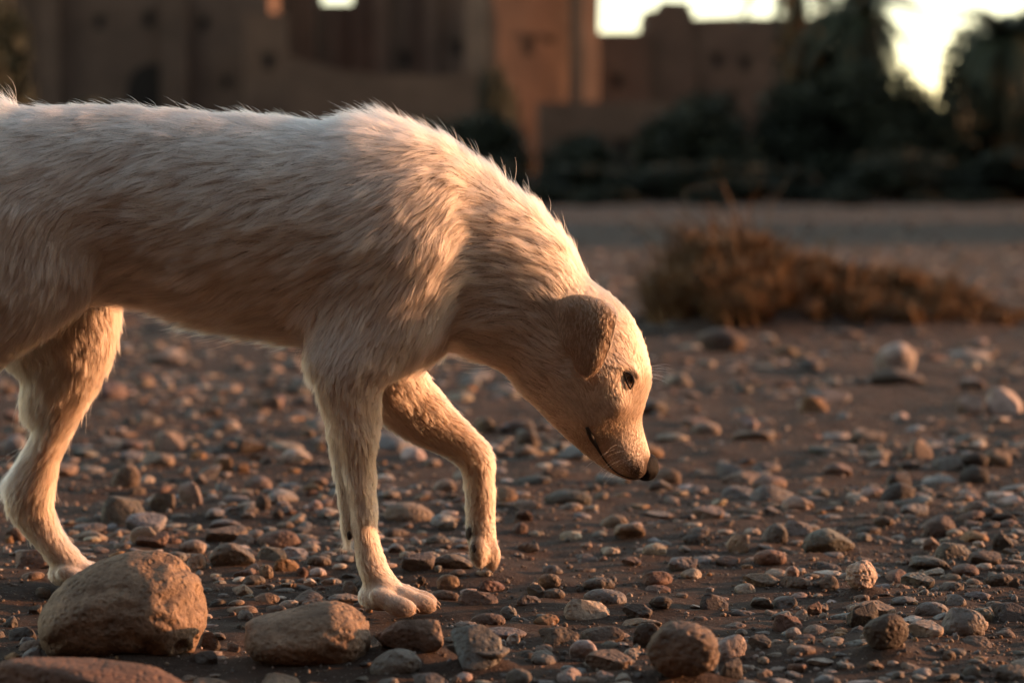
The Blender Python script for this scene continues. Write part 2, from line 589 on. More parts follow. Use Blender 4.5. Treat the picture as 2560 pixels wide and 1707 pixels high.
def tube_mesh(name, pts, rad, sides=7):
    V, F, caps = tube_np(pts, rad, sides)
    me = bpy.data.meshes.new(name)
    me.from_pydata(V.tolist(), [], [tuple(f) for f in F.tolist()] + [(a, b, c) for a, b, c, _ in caps])
    me.update()
    me.polygons.foreach_set('use_smooth', np.ones(len(me.polygons), bool))
    return me


crowns = [leaf_cloud('crown', 9000, 1, 1, 1, 0.075, 20 + k, 13 + k) for k in range(4)]
for me in crowns: me.materials.append(M['leaf'])
bark_mesh = None


def bush(name, label, cat, px0, px1, top_py, y, k, group):
    global bark_mesh
    s = pxm(y); cx = ((px0 + px1) / 2 - 1280) * s
    h = at(1280, top_py, y)[2]
    root = empty(name, (cx, y, 0), rs.uniform(0, 6.28))
    tag(root, label, cat, group)
    c = obj('crown', crowns[k], None, root)
    c.scale = ((px1 - px0) * s * 0.56, (px1 - px0) * s * 0.5, h * 0.53)
    if bark_mesh is None:
        bark_mesh = tube_mesh('trunk', [(0, 0, -0.1), (0.04, 0.02, 0.3), (-0.03, 0.05, 0.7), (0.05, 0, 1.1)], [0.07, 0.055, 0.045, 0.02])
        bark_mesh.materials.append(M['wood'])
    t = obj('trunk', bark_mesh, None, root); t.scale = (1.4, 1.4, h * 0.7)
    return root


for a in [
    ('shrub', 'small dark shrub growing before the tall kasbah tower', 1195, 1315, 165, 84, 0),
    ('shrub', 'rounded dark bush below the sloping garden wall', 985, 1330, 285, 74, 1),
    ('shrub', 'low dark bush against the foot of the reddish wall', 1330, 1560, 330, 73, 2),
    ('shrub', 'broad dark thicket bush left of the palm foot', 1560, 1940, 236, 71, 3),
    ('shrub', 'tall dark thicket bush beneath the shaggy palm', 1880, 2300, 150, 72, 0),
    ('shrub', 'dark bush filling the gap between the two palms', 2175, 2455, 212, 70, 1),
    ('olive_tree', 'tall dark tree standing between the shaggy palms', 1930, 2215, 5, 76, 1),
    ('olive_tree', 'tall dark tree crowding behind the second palm', 2348, 2780, -5, 74, 0),
    ('shrub', 'dense dark bush at the foot of the second palm', 2330, 2680, 215, 71, 2),
    ('shrub', 'low wide hedge bush at the edge of the bare sand', 2060, 2420, 378, 65, 3),
    ('shrub', 'low hedge bush beneath the second palm at the sand edge', 2360, 2760, 372, 65.5, 1),
    ('shrub', 'sparse low bush at the sand edge before the thicket', 1640, 2080, 405, 65.2, 0),
    ('shrub', 'scrubby bush at the sand edge below the reddish wall', 1330, 1680, 412, 66, 2),
    ('shrub', 'scrubby low bush at the sand edge below the rounded bush', 1000, 1360, 400, 66.5, 3),
    ('olive_tree', 'dark tree standing before the left end of the arched wall', -190, 95, -30, 84, 1),
    ('shrub', 'dim bush at the foot of the arched wall', 60, 330, 250, 82, 0),
    ('shrub', 'dim bush at the foot of the narrow tower', 560, 900, 300, 76, 2),
]:
    bush(a[0], a[1], 'tree' if 'tree' in a[0] else 'bush', *a[2:], 'dark bushes between the river bed and the kasbah')


for (tx_, ty_) in ((15.5, 22), (17, 29), (19.5, 43.5), (22, 58), (24, 24.5)):  # trees added out of view on the right to shade the far ground
    root = empty('olive_tree', (tx_, ty_, 0), tx_ * 3.1)
    tag(root, 'added unseen leafy tree shading the far river bed', 'tree', 'added trees shading the far river bed')
    o = obj('crown', crowns[int(ty_) % 4], None, root); o.location = (0, 0, .9); o.scale = (4.0, 4.0, 2.6 + .3 * (int(ty_) % 3))
    o = obj('trunk', bark_mesh, None, root); o.scale = (3, 3, 4)


rq = np.random.RandomState(77)
for k in range(16):
    xx, yy = -6 + 24 * (k + rq.rand()) / 16, rq.uniform(52, 63)
    root = empty('scrub_tuft', (xx, yy, 0), rq.uniform(0, 6))
    tag(root, 'low scrubby tuft growing on bare ground before the hedge bushes', 'bush', 'scrub tufts before the hedge')
    o = obj('crown', crowns[k % 4], None, root); sz = rq.uniform(.25, .6); o.scale = (sz * 1.6, sz * 1.4, sz * .6)
    o = obj('stem', bark_mesh, None, root); o.scale = (.3, .3, sz * .6)


def frond_mesh(name, L, droop, nl=26, w=0.34, seed=0):
    r = np.random.RandomState(seed)
    Vs, Fs = [], []
    def pt(t):
        return np.array([L * (t - 0.18 * droop * t * t), 0, L * (0.55 * t - (0.75 + droop) * t * t)])
    for k in range(nl):
        t = 0.12 + 0.88 * k / nl
        p = pt(t); tg = nrm(pt(t + 0.02) - p)
        ll = w * L * (0.5 + math.sin(math.pi * min(1, t * 0.9 + 0.1)) * 0.6) * r.uniform(0.85, 1.1)
        for sg in (-1, 1):
            d = nrm(tg * 0.75 + np.array([0, sg, -0.12 - 0.3 * r.rand()]))
            e = p + d * ll * 0.55
            b0 = tg * 0.022 * L
            i = len(Vs)
            Vs += [p - b0, p + b0, e]
            Fs.append((i, i + 1, i + 2))
    for k in range(7):
        p0, p1 = pt(k / 7), pt((k + 1) / 7)
        i = len(Vs); ww = np.array([0, 0.014 * L * (1 - k / 8), 0])
        Vs += [p0 - ww, p0 + ww, p1 + ww * 0.8, p1 - ww * 0.8]
        Fs.append((i, i + 1, i + 2, i + 3))
    me = bpy.data.meshes.new(name); me.from_pydata([tuple(v) for v in Vs], [], Fs); me.update()
    return me


fg = [frond_mesh('frond', 1.0, d, seed=i) for i, d in enumerate((0.1, 0.35, 0.7))]
fd = [frond_mesh('dry_frond', 1.0, d, 18, 0.24, seed=5 + i) for i, d in enumerate((1.0, 1.3))]
for me in fg: me.materials.append(M['frond'])
for me in fd: me.materials.append(M['deadfrond'])


def palm(label, px, y, py_crown, L, n, skirt, seed):
    r = np.random.RandomState(seed)
    b0 = at(px, py_crown, y)
    root = empty('date_palm', (b0[0], y, 0))
    tag(root, label, 'palm tree', 'date palms by the kasbah')
    h = b0[2]
    zz = np.linspace(-0.2, h, 26)
    rad = 0.26 - 0.05 * zz / h + 0.03 * (np.arange(26) % 2)
    obj('trunk', tube_mesh('trunk', np.stack([0.12 * np.sin(zz / h * 2), 0 * zz, zz], -1), rad, 10), M['wood'], root)
    x0 = 0.12 * math.sin(2)
    for k in range(n):
        o = obj('frond', fg[r.randint(3)], None, root)
        o.location = (x0, 0, h + r.uniform(-0.15, 0.15))
        o.rotation_euler = (r.uniform(-0.2, 0.2), r.uniform(-0.95, 0.55), 2.4 * k + r.uniform(-0.3, 0.3))
        s = L * r.uniform(0.8, 1.15); o.scale = (s, s, s)
    for k in range(skirt):
        o = obj('dry_frond', fd[r.randint(2)], None, root)
        o.location = (x0, 0, h - r.uniform(0.1, 3.2))
        o.rotation_euler = (r.uniform(-0.2, 0.2), r.uniform(0.55, 0.95), 2.4 * k + r.uniform(-0.3, 0.3))
        s = L * r.uniform(0.6, 0.95); o.scale = (s, s, s)
    return root


palm('stout date palm with a shaggy skirt of dry fronds', 2140, 73, 40, 2.6, 60, 90, 3)
palm('leaning bushy date palm with drooping fronds at the thicket end', 2505, 70, 105, 2.5, 60, 40, 4)
palm('date palm rising from the thicket left of the shaggy palm', 1985, 75, -60, 2.5, 50, 60, 6)

# dry grass on the bank: tufts of leaning blades
r = np.random.RandomState(3)
nt_ = 330
tx = 0.48 + 1.55 * r.rand(nt_) ** 1.05
ty = 5.0 + 0.1 * tx + r.randn(nt_) * 0.25
keep = bank_height(tx, ty) > 0.02
tx, ty = tx[keep], ty[keep]; nt_ = len(tx)
peak = np.exp(-((tx - 0.72) / 0.2) ** 2)
th_ = (0.045 + 0.085 * r.rand(nt_)) * (0.75 + 0.75 * peak) * (1.12 - .4 * (tx - .42))
tl = r.uniform(0, 6.28, nt_); tla = r.uniform(0.1, 1.3, nt_)
nb_ = 95
k = np.repeat(np.arange(nt_), nb_); n = len(k)
ra_ = np.abs(r.randn(n)) * 0.028; an = r.uniform(0, 6.28, n)
base = np.stack([tx[k] + ra_ * np.cos(an), ty[k] + ra_ * np.sin(an), 0 * an], -1)
base[:, 2] = gh(base[:, 0], base[:, 1]) - .01
tall = th_[k] * r.uniform(.45, 1.15, n) * (1 + 1.1 * (r.rand(n) > .982))
out_ = np.stack([np.cos(an) * ra_ * 14 + np.cos(tl[k]) * tla[k] + r.randn(n) * .4, np.sin(an) * ra_ * 14 + np.sin(tl[k]) * tla[k] + r.randn(n) * .4, 0 * an], -1)
ol = np.linalg.norm(out_, axis=1, keepdims=True); out_ = out_ / np.maximum(1, ol / 1.2)
side = nrm(np.stack([-np.sin(an + 1), np.cos(an + 1), 0 * an], -1))
wd = 0.003
up = np.array([0, 0, 1.0]); T = tall[:, None]
mid = base + up * T * .62 + out_ * T * .22
m2 = base + up * T * .92 + out_ * T * .55
tip = base + up * T * (1.05 - .25 * np.minimum(1, ol)) + out_ * T * .95
V = np.stack([base - side * wd, base + side * wd, mid + side * wd * .8, mid - side * wd * .8, m2 + side * wd * .6, m2 - side * wd * .6, tip + side * wd * .2, tip - side * wd * .2], 1).reshape(-1, 3)
i0 = np.arange(n) * 8
F = np.concatenate([np.stack([i0 + a, i0 + a + 1, i0 + b_, i0 + c_], -1) for a, b_, c_ in ((0, 2, 3),)] + [np.stack([i0 + 3, i0 + 2, i0 + 4, i0 + 5], -1), np.stack([i0 + 5, i0 + 4, i0 + 6, i0 + 7], -1)])
grass = obj('dry_grass', mesh_np('dry_grass', V, F, False), M['straw'])
tag(grass, 'tangled dry brown grass growing on the low earth bank', 'grass', kind='stuff')
# ------------------------------------------------------------------ the dog
# Body: a field of swept parts (each a chain of elliptical sections), melted together and meshed as ONE skin.
HH = 0.0035
CHAINS = []


def catmull(A, m):
    A = np.asarray(A, float)
    P = np.vstack([2 * A[0] - A[1], A, 2 * A[-1] - A[-2]])
    out = []
    for i in range(1, len(P) - 2):
        for k in range(m):
            t = k / m
            p0, p1, p2, p3 = P[i - 1], P[i], P[i + 1], P[i + 2]
            out.append(0.5 * (2 * p1 + (p2 - p0) * t + (2 * p0 - 5 * p1 + 4 * p2 - p3) * t * t + (3 * p1 - p0 - 3 * p2 + p3) * t ** 3))
    out.append(A[-1])
    return np.array(out)


def chain(name, st, y0, inset, k, comb, m=4, keel=0.0, cap=0.7, **hair):
    """st: rows (ax, ay, bx, by, half_width[, dy]) - the two outline points of a section on the 2352 px view"""
    rows = []
    for s in st:
        yy = y0 + (s[5] if len(s) > 5 else 0.0)
        a = at(s[0] * DS, s[1] * DS, yy); b = at(s[2] * DS, s[3] * DS, yy)
        c = (a + b) / 2; d = a - b
        half = math.hypot(d[0], d[2]) / 2
        rows.append([c[0], c[1], c[2], d[0] / (2 * half), d[2] / (2 * half), max(0.004, half - inset), max(0.004, s[4] - inset * 0.6)])
    D = catmull(rows, m)
    CHAINS.append(dict(name=name, D=D, k=k, comb=comb, keel=keel, cap=cap, hair=hair))


def chain_field(ch, P, want_t=False):
    D = ch['D']
    best = np.full(len(P), 1e3)
    bt = np.zeros((len(P), 3)) if want_t else None
    for i in range(len(D) - 1):
        c0, c1 = D[i, :3], D[i + 1, :3]
        seg = c1 - c0; L2 = seg @ seg
        t = np.clip(((P - c0) @ seg) / max(L2, 1e-12), 0, 1)
        q = c0 + t[:, None] * seg
        ux = D[i, 3] * (1 - t) + D[i + 1, 3] * t
        uz = D[i, 4] * (1 - t) + D[i + 1, 4] * t
        b = D[i, 5] * (1 - t) + D[i + 1, 5] * t
        a = D[i, 6] * (1 - t) + D[i + 1, 6] * t
        e = P - q
        v = e[:, 0] * ux + e[:, 2] * uz
        w = e[:, 1]
        r = e[:, 0] * -uz + e[:, 2] * ux
        if ch['keel']:
            a = a * (1 - ch['keel'] * np.clip(-v / b, 0, 1) ** 1.5)
        cr = np.minimum(a, b) * ch['cap']
        k0 = np.sqrt((v / b) ** 2 + (w / a) ** 2 + (r / cr) ** 2)
        k1 = np.sqrt((v / b ** 2) ** 2 + (w / a ** 2) ** 2 + (r / cr ** 2) ** 2)
        d = k0 * (k0 - 1) / np.maximum(k1, 1e-6)
        if want_t:
            mk = d < best
            bt[mk] = nrm(seg)
        best = np.minimum(best, d)
    return (best, bt) if want_t else best


# torso (rump -> chest); hair runs backwards = against the chain
chain('torso', [(-300, 345, -300, 520, .040), (-240, 288, -240, 620, .070), (-130, 258, -130, 690, .088), (0, 240, 0, 715, .092), (120, 228, 120, 700, .086),
                (250, 225, 250, 700, .084), (370, 233, 370, 722, .090), (500, 243, 500, 764, .098), (620, 252, 620, 786, .104), (740, 262, 740, 812, .105),
                (850, 272, 850, 832, .096), (930, 292, 930, 836, .084), (1000, 325, 1000, 815, .066)], 0.0, .011, .03, -1, keel=.35, length=.030, lift=.28)
chain('neck', [(850, 280, 830, 820, .080), (960, 300, 950, 830, .072), (1060, 342, 1050, 808, .066), (1160, 412, 1116, 840, .062), (1245, 478, 1158, 870, .059),
               (1315, 562, 1190, 894, .055), (1345, 636, 1213, 915, .051)], 0.0, .010, .03, -1, length=.029, lift=.32)
chain('head', [(1310, 622, 1203, 868, .044), (1352, 643, 1212, 914, .052), (1402, 670, 1236, 946, .056), (1442, 712, 1264, 977, .056), (1471, 772, 1289, 1002, .053),
               (1486, 826, 1310, 1022, .047), (1477, 884, 1328, 1038, .039), (1470, 932, 1346, 1053, .032), (1479, 980, 1372, 1072, .0270), (1492, 1022, 1401, 1088, .0245),
               (1498, 1048, 1431, 1099, .0215), (1494, 1060, 1455, 1097, .015)], 0.0, .003, .018, -1, length=.008, lift=.22)
for sg, nm in ((-1, 'near'), (1, 'far')):
    chain('eyelid_fold_' + nm, [(1424, 835, 1420, 845, .005), (1440, 842, 1436, 851, .0055), (1456, 850, 1450, 858, .005), (1466, 863, 1460, 868, .0045)], sg * .0415, .0005, .008, -1, length=.005, lift=.2)
    chain('cheek_' + nm, [(1390, 800, 1290, 900, .016), (1420, 850, 1320, 960, .016), (1425, 910, 1345, 990, .012)], sg * .036, .002, .02, -1, length=.008, lift=.22)
    chain('flew_' + nm, [(1425, 985, 1378, 1010, .008), (1450, 1020, 1395, 1042, .0095), (1470, 1048, 1414, 1066, .010), (1482, 1066, 1436, 1082, .0095), (1484, 1078, 1456, 1092, .008)], sg * .0185, .001, .006, -1, length=.005, lift=.2)
    chain('zygoma_' + nm, [(1380, 845, 1362, 870, .007), (1408, 885, 1388, 908, .0075), (1432, 925, 1412, 942, .006)], sg * .043, .001, .016, -1, length=.007, lift=.2)
# shoulders
chain('shoulder_near', [(820, 390, 950, 380, .012, .022), (775, 460, 1005, 450, .022, .008), (745, 550, 1032, 535, .028), (730, 650, 1035, 620, .030), (715, 745, 1010, 720, .030), (705, 820, 960, 800, .028)],
      -.060, .010, .040, 1, length=.03, lift=.25)
chain('shoulder_far', [(820, 390, 950, 380, .012, -.022), (775, 460, 1005, 450, .022, -.008), (760, 540, 1030, 540, .028), (780, 650, 1030, 650, .030), (800, 760, 990, 800, .03)],
      .056, .010, .040, 1, length=.03, lift=.25)
# near front leg
chain('foreleg_near', [(760, 660, 990, 660, .018, .022), (728, 745, 985, 748, .027, .012), (708, 815, 935, 822, .031, .004), (716, 868, 896, 872, .030), (733, 930, 884, 930, .027), (764, 1000, 876, 1010, .0235), (780, 1060, 870, 1070, .0205),
                       (790, 1120, 871, 1135, .0200), (797, 1165, 874, 1180, .0215), (801, 1205, 872, 1215, .0200), (806, 1245, 882, 1252, .020), (812, 1300, 899, 1300, .0225), (832, 1345, 925, 1338, .024)],
      -.075, .005, .028, 1, length=.014, lift=.3)
chain('tendon_near', [(740, 930, 772, 930, .012), (748, 985, 782, 985, .0115), (757, 1045, 796, 1045, .011), (766, 1105, 806, 1105, .011), (774, 1160, 812, 1160, .011), (779, 1205, 814, 1207, .012), (785, 1234, 812, 1238, .010)],
      -.066, .003, .009, 1, length=.012, lift=.25)
# far front leg, lifted
chain('foreleg_far', [(900, 740, 790, 880, .034, -.022), (962, 818, 850, 950, .030, -.012), (1008, 880, 892, 990, .026, .002), (1056, 938, 940, 1018, .022, .014), (1106, 988, 1000, 1042, .020, .026), (1138, 1036, 1042, 1068, .0205, .031),
                      (1144, 1100, 1056, 1105, .0185, .032), (1146, 1180, 1061, 1180, .019, .031), (1147, 1235, 1064, 1238, .021, .030), (1142, 1270, 1078, 1272, .019, .030)],
      .066, .005, .016, 1, length=.011, lift=.25)
# far hind leg
chain('hindleg_far', [(230, 480, -250, 480, .04), (285, 600, -180, 640, .042), (287, 680, -60, 770, .040), (277, 752, 10, 835, .037), (262, 821, 34, 865, .033), (226, 896, 42, 920, .027), (184, 967, 66, 978, .022),
                      (152, 1034, 46, 1042, .020), (136, 1106, 12, 1097, .021), (132, 1154, 5, 1152, .0205), (142, 1196, 28, 1196, .019), (165, 1238, 69, 1246, .0195), (192, 1271, 98, 1280, .021), (215, 1298, 132, 1318, .022)],
      .064, .006, .024, 1, length=.022, lift=.26)
# near hind leg, stretched back out of the picture
chain('hindleg_near', [(60, 380, -240, 380, .018, .03), (140, 470, -280, 470, .032, .012), (205, 570, -300, 560, .042, .004), (215, 650, -305, 640, .044), (165, 720, -300, 715, .041), (85, 775, -290, 780, .037), (-20, 845, -280, 850, .031), (-120, 925, -300, 915, .026), (-210, 1000, -340, 975, .022),
                       (-300, 1075, -420, 1045, .021), (-345, 1130, -455, 1130, .020), (-355, 1210, -445, 1215, .019), (-345, 1290, -430, 1295, .020), (-325, 1345, -415, 1360, .022)],
      -.062, .008, .050, 1, length=.026, lift=.28)
chain('tail', [(-270, 330, -290, 400, .026), (-345, 372, -370, 430, .022), (-430, 470, -470, 510, .019), (-490, 600, -535, 620, .016), (-520, 740, -560, 745, .012), (-530, 830, -560, 832, .008)],
      0.0, .004, .02, 1, length=.06, lift=.35)


def ell(name, c, rad, k, yaw=0.0, **hair):
    """c: world centre; small ellipsoid lump (toes, pads)"""
    CHAINS.append(dict(name=name, ell=(np.array(c), np.array(rad), yaw), k=k, comb=1, hair=hair))


def ell_field(ch, P):
    c, r_, yaw = ch['ell']
    e = P - c
    cs, sn = math.cos(yaw), math.sin(yaw)      # tilt in the x-z plane
    x = e[:, 0] * cs + e[:, 2] * sn; z = -e[:, 0] * sn + e[:, 2] * cs
    q = np.stack([x, e[:, 1], z], -1)
    k0 = np.linalg.norm(q / r_, axis=1); k1 = np.linalg.norm(q / r_ ** 2, axis=1)
    return k0 * (k0 - 1) / np.maximum(k1, 1e-6)


CLAWS = []


def paw(px, py, y, fwd, toe_len=0.019):
    """planted paw: px,py = where the middle of the toes meets the ground, seen on the 2352 px view"""
    g = at(px * DS, py * DS, y); gz = 0.0
    ell('pad_' + str(y), (g[0] - .030 * fwd, y, .018), (.026, .024, .016), .010, 0, length=.007, lift=.3)
    for i, (dx, dy) in enumerate(((-.008, -.0285), (.014, -.0100), (.014, .0100), (-.008, .0285))):
        c = (g[0] + dx * fwd, y + dy, .0116)
        ell('toe_%d_%s' % (i, y), c, (toe_len * 1.05, .0102, .0118), .0015, -0.22 * fwd, length=.0036, lift=.25)
        ell('toe_knuckle_%d_%s' % (i, y), (c[0] - .015 * fwd, y + dy * .85, .0188), (.021, .0092, .0105), .003, -0.42 * fwd, length=.007, lift=.3)
        CLAWS.append((c[0] + (toe_len - .003) * fwd, c[1], .010, fwd))


paw(938, 1406, -.078, 1)
gfar = on_ground(250 * DS, 1345 * DS)
paw(222, 1342, .064, 1)
paw(-318, 1400, -.072, 1)
# hanging paw: toes point down and a little back
tipc = at(1108 * DS, 1270 * DS, .096)
for i, (dx, dy, dz) in enumerate(((-.004, -.021, .004), (.010, -.008, -.001), (.010, .009, -.001), (-.004, .022, .004))):
    c = tipc + np.array([dx, dy, dz])
    ell('hang_toe_%d' % i, c, (.0115, .0100, .0190), .006, 0.12, length=.006, lift=.3)
    CLAWS.append((c[0] + .003, c[1], c[2] - .0145, 0))

lo = np.array([at(-590 * DS, 0, 0)[0] - .03, -.15, -.006])
hi = np.array([at(1525 * DS, 0, 0)[0], .15, at(0, 190 * DS, 0)[2]])
dims = np.ceil((hi - lo) / HH).astype(int)
FLD = np.full(dims, 1.0, np.float32)
ax_ = [lo[i] + HH * np.arange(dims[i]) for i in range(3)]
MARG = 0.055


def smin(a, b, k):
    h = np.clip(0.5 + 0.5 * (b - a) / k, 0, 1)
    return b * (1 - h) + a * h - k * h * (1 - h)


for ch in CHAINS:
    if 'ell' in ch:
        c, r_, _ = ch['ell']
        b0, b1 = c - r_.max() - MARG * .6, c + r_.max() + MARG * .6
    else:
        D = ch['D']; rr = np.maximum(D[:, 5], D[:, 6])[:, None]
        b0 = (D[:, :3] - rr).min(0) - MARG; b1 = (D[:, :3] + rr).max(0) + MARG
    i0 = np.clip(((b0 - lo) / HH).astype(int), 0, dims - 1); i1 = np.clip(((b1 - lo) / HH).astype(int) + 1, 1, dims)
    sl_ = tuple(slice(i0[i], i1[i]) for i in range(3))
    G = np.stack(np.meshgrid(ax_[0][sl_[0]], ax_[1][sl_[1]], ax_[2][sl_[2]], indexing='ij'), -1)
    shp = G.shape[:3]; G = G.reshape(-1, 3)
    if 'ell' in ch:
        d = ell_field(ch, G)
    else:
        d = np.full(len(G), 1.0)
        D = ch['D']
        # walk the chain in runs so that each run only visits its own neighbourhood
        for a in range(0, len(D) - 1, 4):
            sub = dict(ch, D=D[a:a + 5])
            rr = np.maximum(sub['D'][:, 5], sub['D'][:, 6]).max() + MARG
            near = np.all((G > sub['D'][:, :3].min(0) - rr) & (G < sub['D'][:, :3].max(0) + rr), axis=1)
            d[near] = np.minimum(d[near], chain_field(sub, G[near]))
    FLD[sl_] = smin(FLD[sl_], d.reshape(shp), ch['k'])

# eye sockets
EYE_PX = (1446, 872)
for sg in (-1, 1):
    c = at(EYE_PX[0] * DS, EYE_PX[1] * DS, sg * .040)
    i0 = ((c - .03 - lo) / HH).astype(int); i1 = ((c + .03 - lo) / HH).astype(int)
    sl_ = tuple(slice(i0[i], i1[i]) for i in range(3))
    G = np.stack(np.meshgrid(ax_[0][sl_[0]], ax_[1][sl_[1]], ax_[2][sl_[2]], indexing='ij'), -1)
    d = np.linalg.norm((G - (c + np.array([0, sg * .012, 0]))) / np.array([.9, 1, 1.2]), axis=-1) - .0105
    FLD[sl_] = -smin(-FLD[sl_], d, .006)


def surface_nets(Fd):
    s = Fd < 0
    nx, ny, nz = Fd.shape
    cnt = np.zeros((nx - 1, ny - 1, nz - 1), np.int8)
    for dx in (0, 1):
        for dy in (0, 1):
            for dz in (0, 1):
                cnt += s[dx:nx - 1 + dx, dy:ny - 1 + dy, dz:nz - 1 + dz]
    mix = (cnt > 0) & (cnt < 8)
    C = np.argwhere(mix)
    idx = np.full(mix.shape, -1, np.int64); idx[mix] = np.arange(len(C))
    acc = np.zeros((len(C), 3)); num = np.zeros(len(C))
    corners = [(a, b, c) for a in (0, 1) for b in (0, 1) for c in (0, 1)]
    for a in corners:
        for axx in range(3):
            if a[axx] == 1: continue
            b = list(a); b[axx] = 1
            fa = Fd[C[:, 0] + a[0], C[:, 1] + a[1], C[:, 2] + a[2]]
            fb = Fd[C[:, 0] + b[0], C[:, 1] + b[1], C[:, 2] + b[2]]
            m = (fa < 0) != (fb < 0)
            t = fa[m] / (fa[m] - fb[m])
            p = np.tile(np.array(a, float), (m.sum(), 1)); p[:, axx] += t
            acc[m] += p; num[m] += 1
    Vv = lo + HH * (C + acc / num[:, None])
    Q = []
    for axx in range(3):
        o1, o2 = [(1, 2), (2, 0), (0, 1)][axx]
        sa = [slice(None)] * 3; sb = [slice(None)] * 3
        sa[axx] = slice(0, -1); sb[axx] = slice(1, None)
        A, B = s[tuple(sa)], s[tuple(sb)]
        e = np.argwhere(A != B)
        e = e[(e[:, o1] > 0) & (e[:, o2] > 0) & (e[:, o1] < Fd.shape[o1] - 1) & (e[:, o2] < Fd.shape[o2] - 1)]
        q = []
        for d1, d2 in ((-1, -1), (0, -1), (0, 0), (-1, 0)):
            f = e.copy(); f[:, o1] += d1; f[:, o2] += d2
            q.append(idx[f[:, 0], f[:, 1], f[:, 2]])
        q = np.stack(q, -1)
        flip = ~A[e[:, 0], e[:, 1], e[:, 2]]
        q[flip] = q[flip][:, ::-1]
        Q.append(q)
    Q = np.concatenate(Q)
    return Vv, Q[(Q >= 0).all(1)]


DV, DF = surface_nets(FLD)


def lap(V, F, it, lam):
    e = np.concatenate([F[:, [0, 1]], F[:, [1, 2]], F[:, [2, 3]], F[:, [3, 0]]])
    e = np.concatenate([e, e[:, ::-1]])
    deg = np.bincount(e[:, 0], minlength=len(V))[:, None]
    for _ in range(it):
        s = np.stack([np.bincount(e[:, 0], weights=V[e[:, 1], i], minlength=len(V)) for i in range(3)], -1)
        V = V + lam * (s / np.maximum(deg, 1) - V)
    return V


DV = lap(DV, DF, 3, 0.5)


def vnormals(V, F):
    fn = np.cross(V[F[:, 2]] - V[F[:, 0]], V[F[:, 3 % F.shape[1]]] - V[F[:, 1]]) if F.shape[1] == 4 else np.cross(V[F[:, 1]] - V[F[:, 0]], V[F[:, 2]] - V[F[:, 0]])
    n = np.zeros_like(V)
    for k in range(F.shape[1]):
        for i in range(3):
            n[:, i] += np.bincount(F[:, k], weights=fn[:, i], minlength=len(V))
    return nrm(n)


DN = vnormals(DV, DF)
dog = empty('dog', (at(860 * DS, 1400 * DS, 0)[0], 0, 0))
tag(dog, 'cream white dog walking with lowered head over the stony river bed', 'dog')
DOG0 = np.array(dog.location)
body_me = mesh_np('body', DV - DOG0, DF)
body = obj('body', body_me, M['skin'], dog)
BVH = BVHTree.FromPolygons([Vector(v) for v in DV], [tuple(int(i) for i in f) for f in DF])

# ---- hair fields on the skin's vertices
W = np.zeros(len(DV)); comb = np.zeros((len(DV), 3)); LEN = np.zeros(len(DV)); LIFT = np.zeros(len(DV))
headw = np.zeros(len(DV)); legw = np.zeros(len(DV)); pawd = np.full(len(DV), 1.0)
for ch in CHAINS:
    if 'ell' in ch:
        d = ell_field(ch, DV); T = np.tile(nrm(np.array([0.75, 0, -0.65])), (len(DV), 1))
        if 'hang' in ch['name']: T = np.tile([0, 0, -1.0], (len(DV), 1))
    else:
        d, T = chain_field(ch, DV, True); T = T * ch['comb']
    w = np.exp(-np.clip(d, 0, 1) / .010)
    nmm = ch['name']
    if nmm == 'torso':
        T = nrm(T + np.array([0, 0, -0.42]))
    elif nmm == 'neck':
        T = nrm(T + np.array([0.0, 0, -0.55]))
    elif 'shoulder' in nmm:
        T = nrm(T + np.array([-0.45, 0, -0.1]))
    elif 'hind' in nmm:
        T = nrm(T + np.array([-0.25, 0, 0]))
    W += w; comb += w[:, None] * T; LEN += w * ch['hair']['length']; LIFT += w * ch['hair']['lift']
    if nmm == 'head' or nmm.startswith('brow') or nmm.startswith(('cheek', 'eyelid', 'flew', 'zygoma')): headw += w
    if 'leg' in nmm or 'toe' in nmm or 'pad' in nmm: legw += w
comb /= W[:, None]; LEN /= W; LIFT /= W; headw /= W; legw /= W
px, py = proj(DV); px /= DS; py /= DS          # on the 2352 px view
topness = np.clip(DN[:, 2], 0, 1)
# mane over the withers and nape, fringe under the belly, breeches, shorter muzzle
g2 = lambda x, y, sx, sy: np.exp(-((px - x) / sx) ** 2 - ((py - y) / sy) ** 2)
mane = g2(885, 270, 75, 70) * topness
LEN += .006 * mane; LIFT += 0.24 * mane
nape = np.exp(-((px - 1080) / 190.0) ** 2) * topness ** 2 * (headw < .4) * (py < 640)
LEN += .002 * nape; LIFT += .16 * nape
tuft = g2(28, 245, 28, 40) * topness
LEN += .016 * tuft; LIFT += 0.9 * tuft
belly = np.clip(-DN[:, 2], 0, 1) * (legw < .5) * (headw < .4) * (px < 1250)
LEN += .018 * belly
backs = np.clip(-DN[:, 0] - .3, 0, 1) * legw * (py < 1100)
LEN += .012 * backs
muzz = np.clip((py - 900) / 150, 0, 1) * headw
LEN = LEN * (1 - .58 * muzz)
LEN *= 1 - .25 * topness * (px < 800) * (legw < .5)
lowleg = legw * np.clip((py - 1050) / 200, 0, 1)
LEN *= 1 - .45 * lowleg
LIFT = np.clip(LIFT, .1, 1.2)

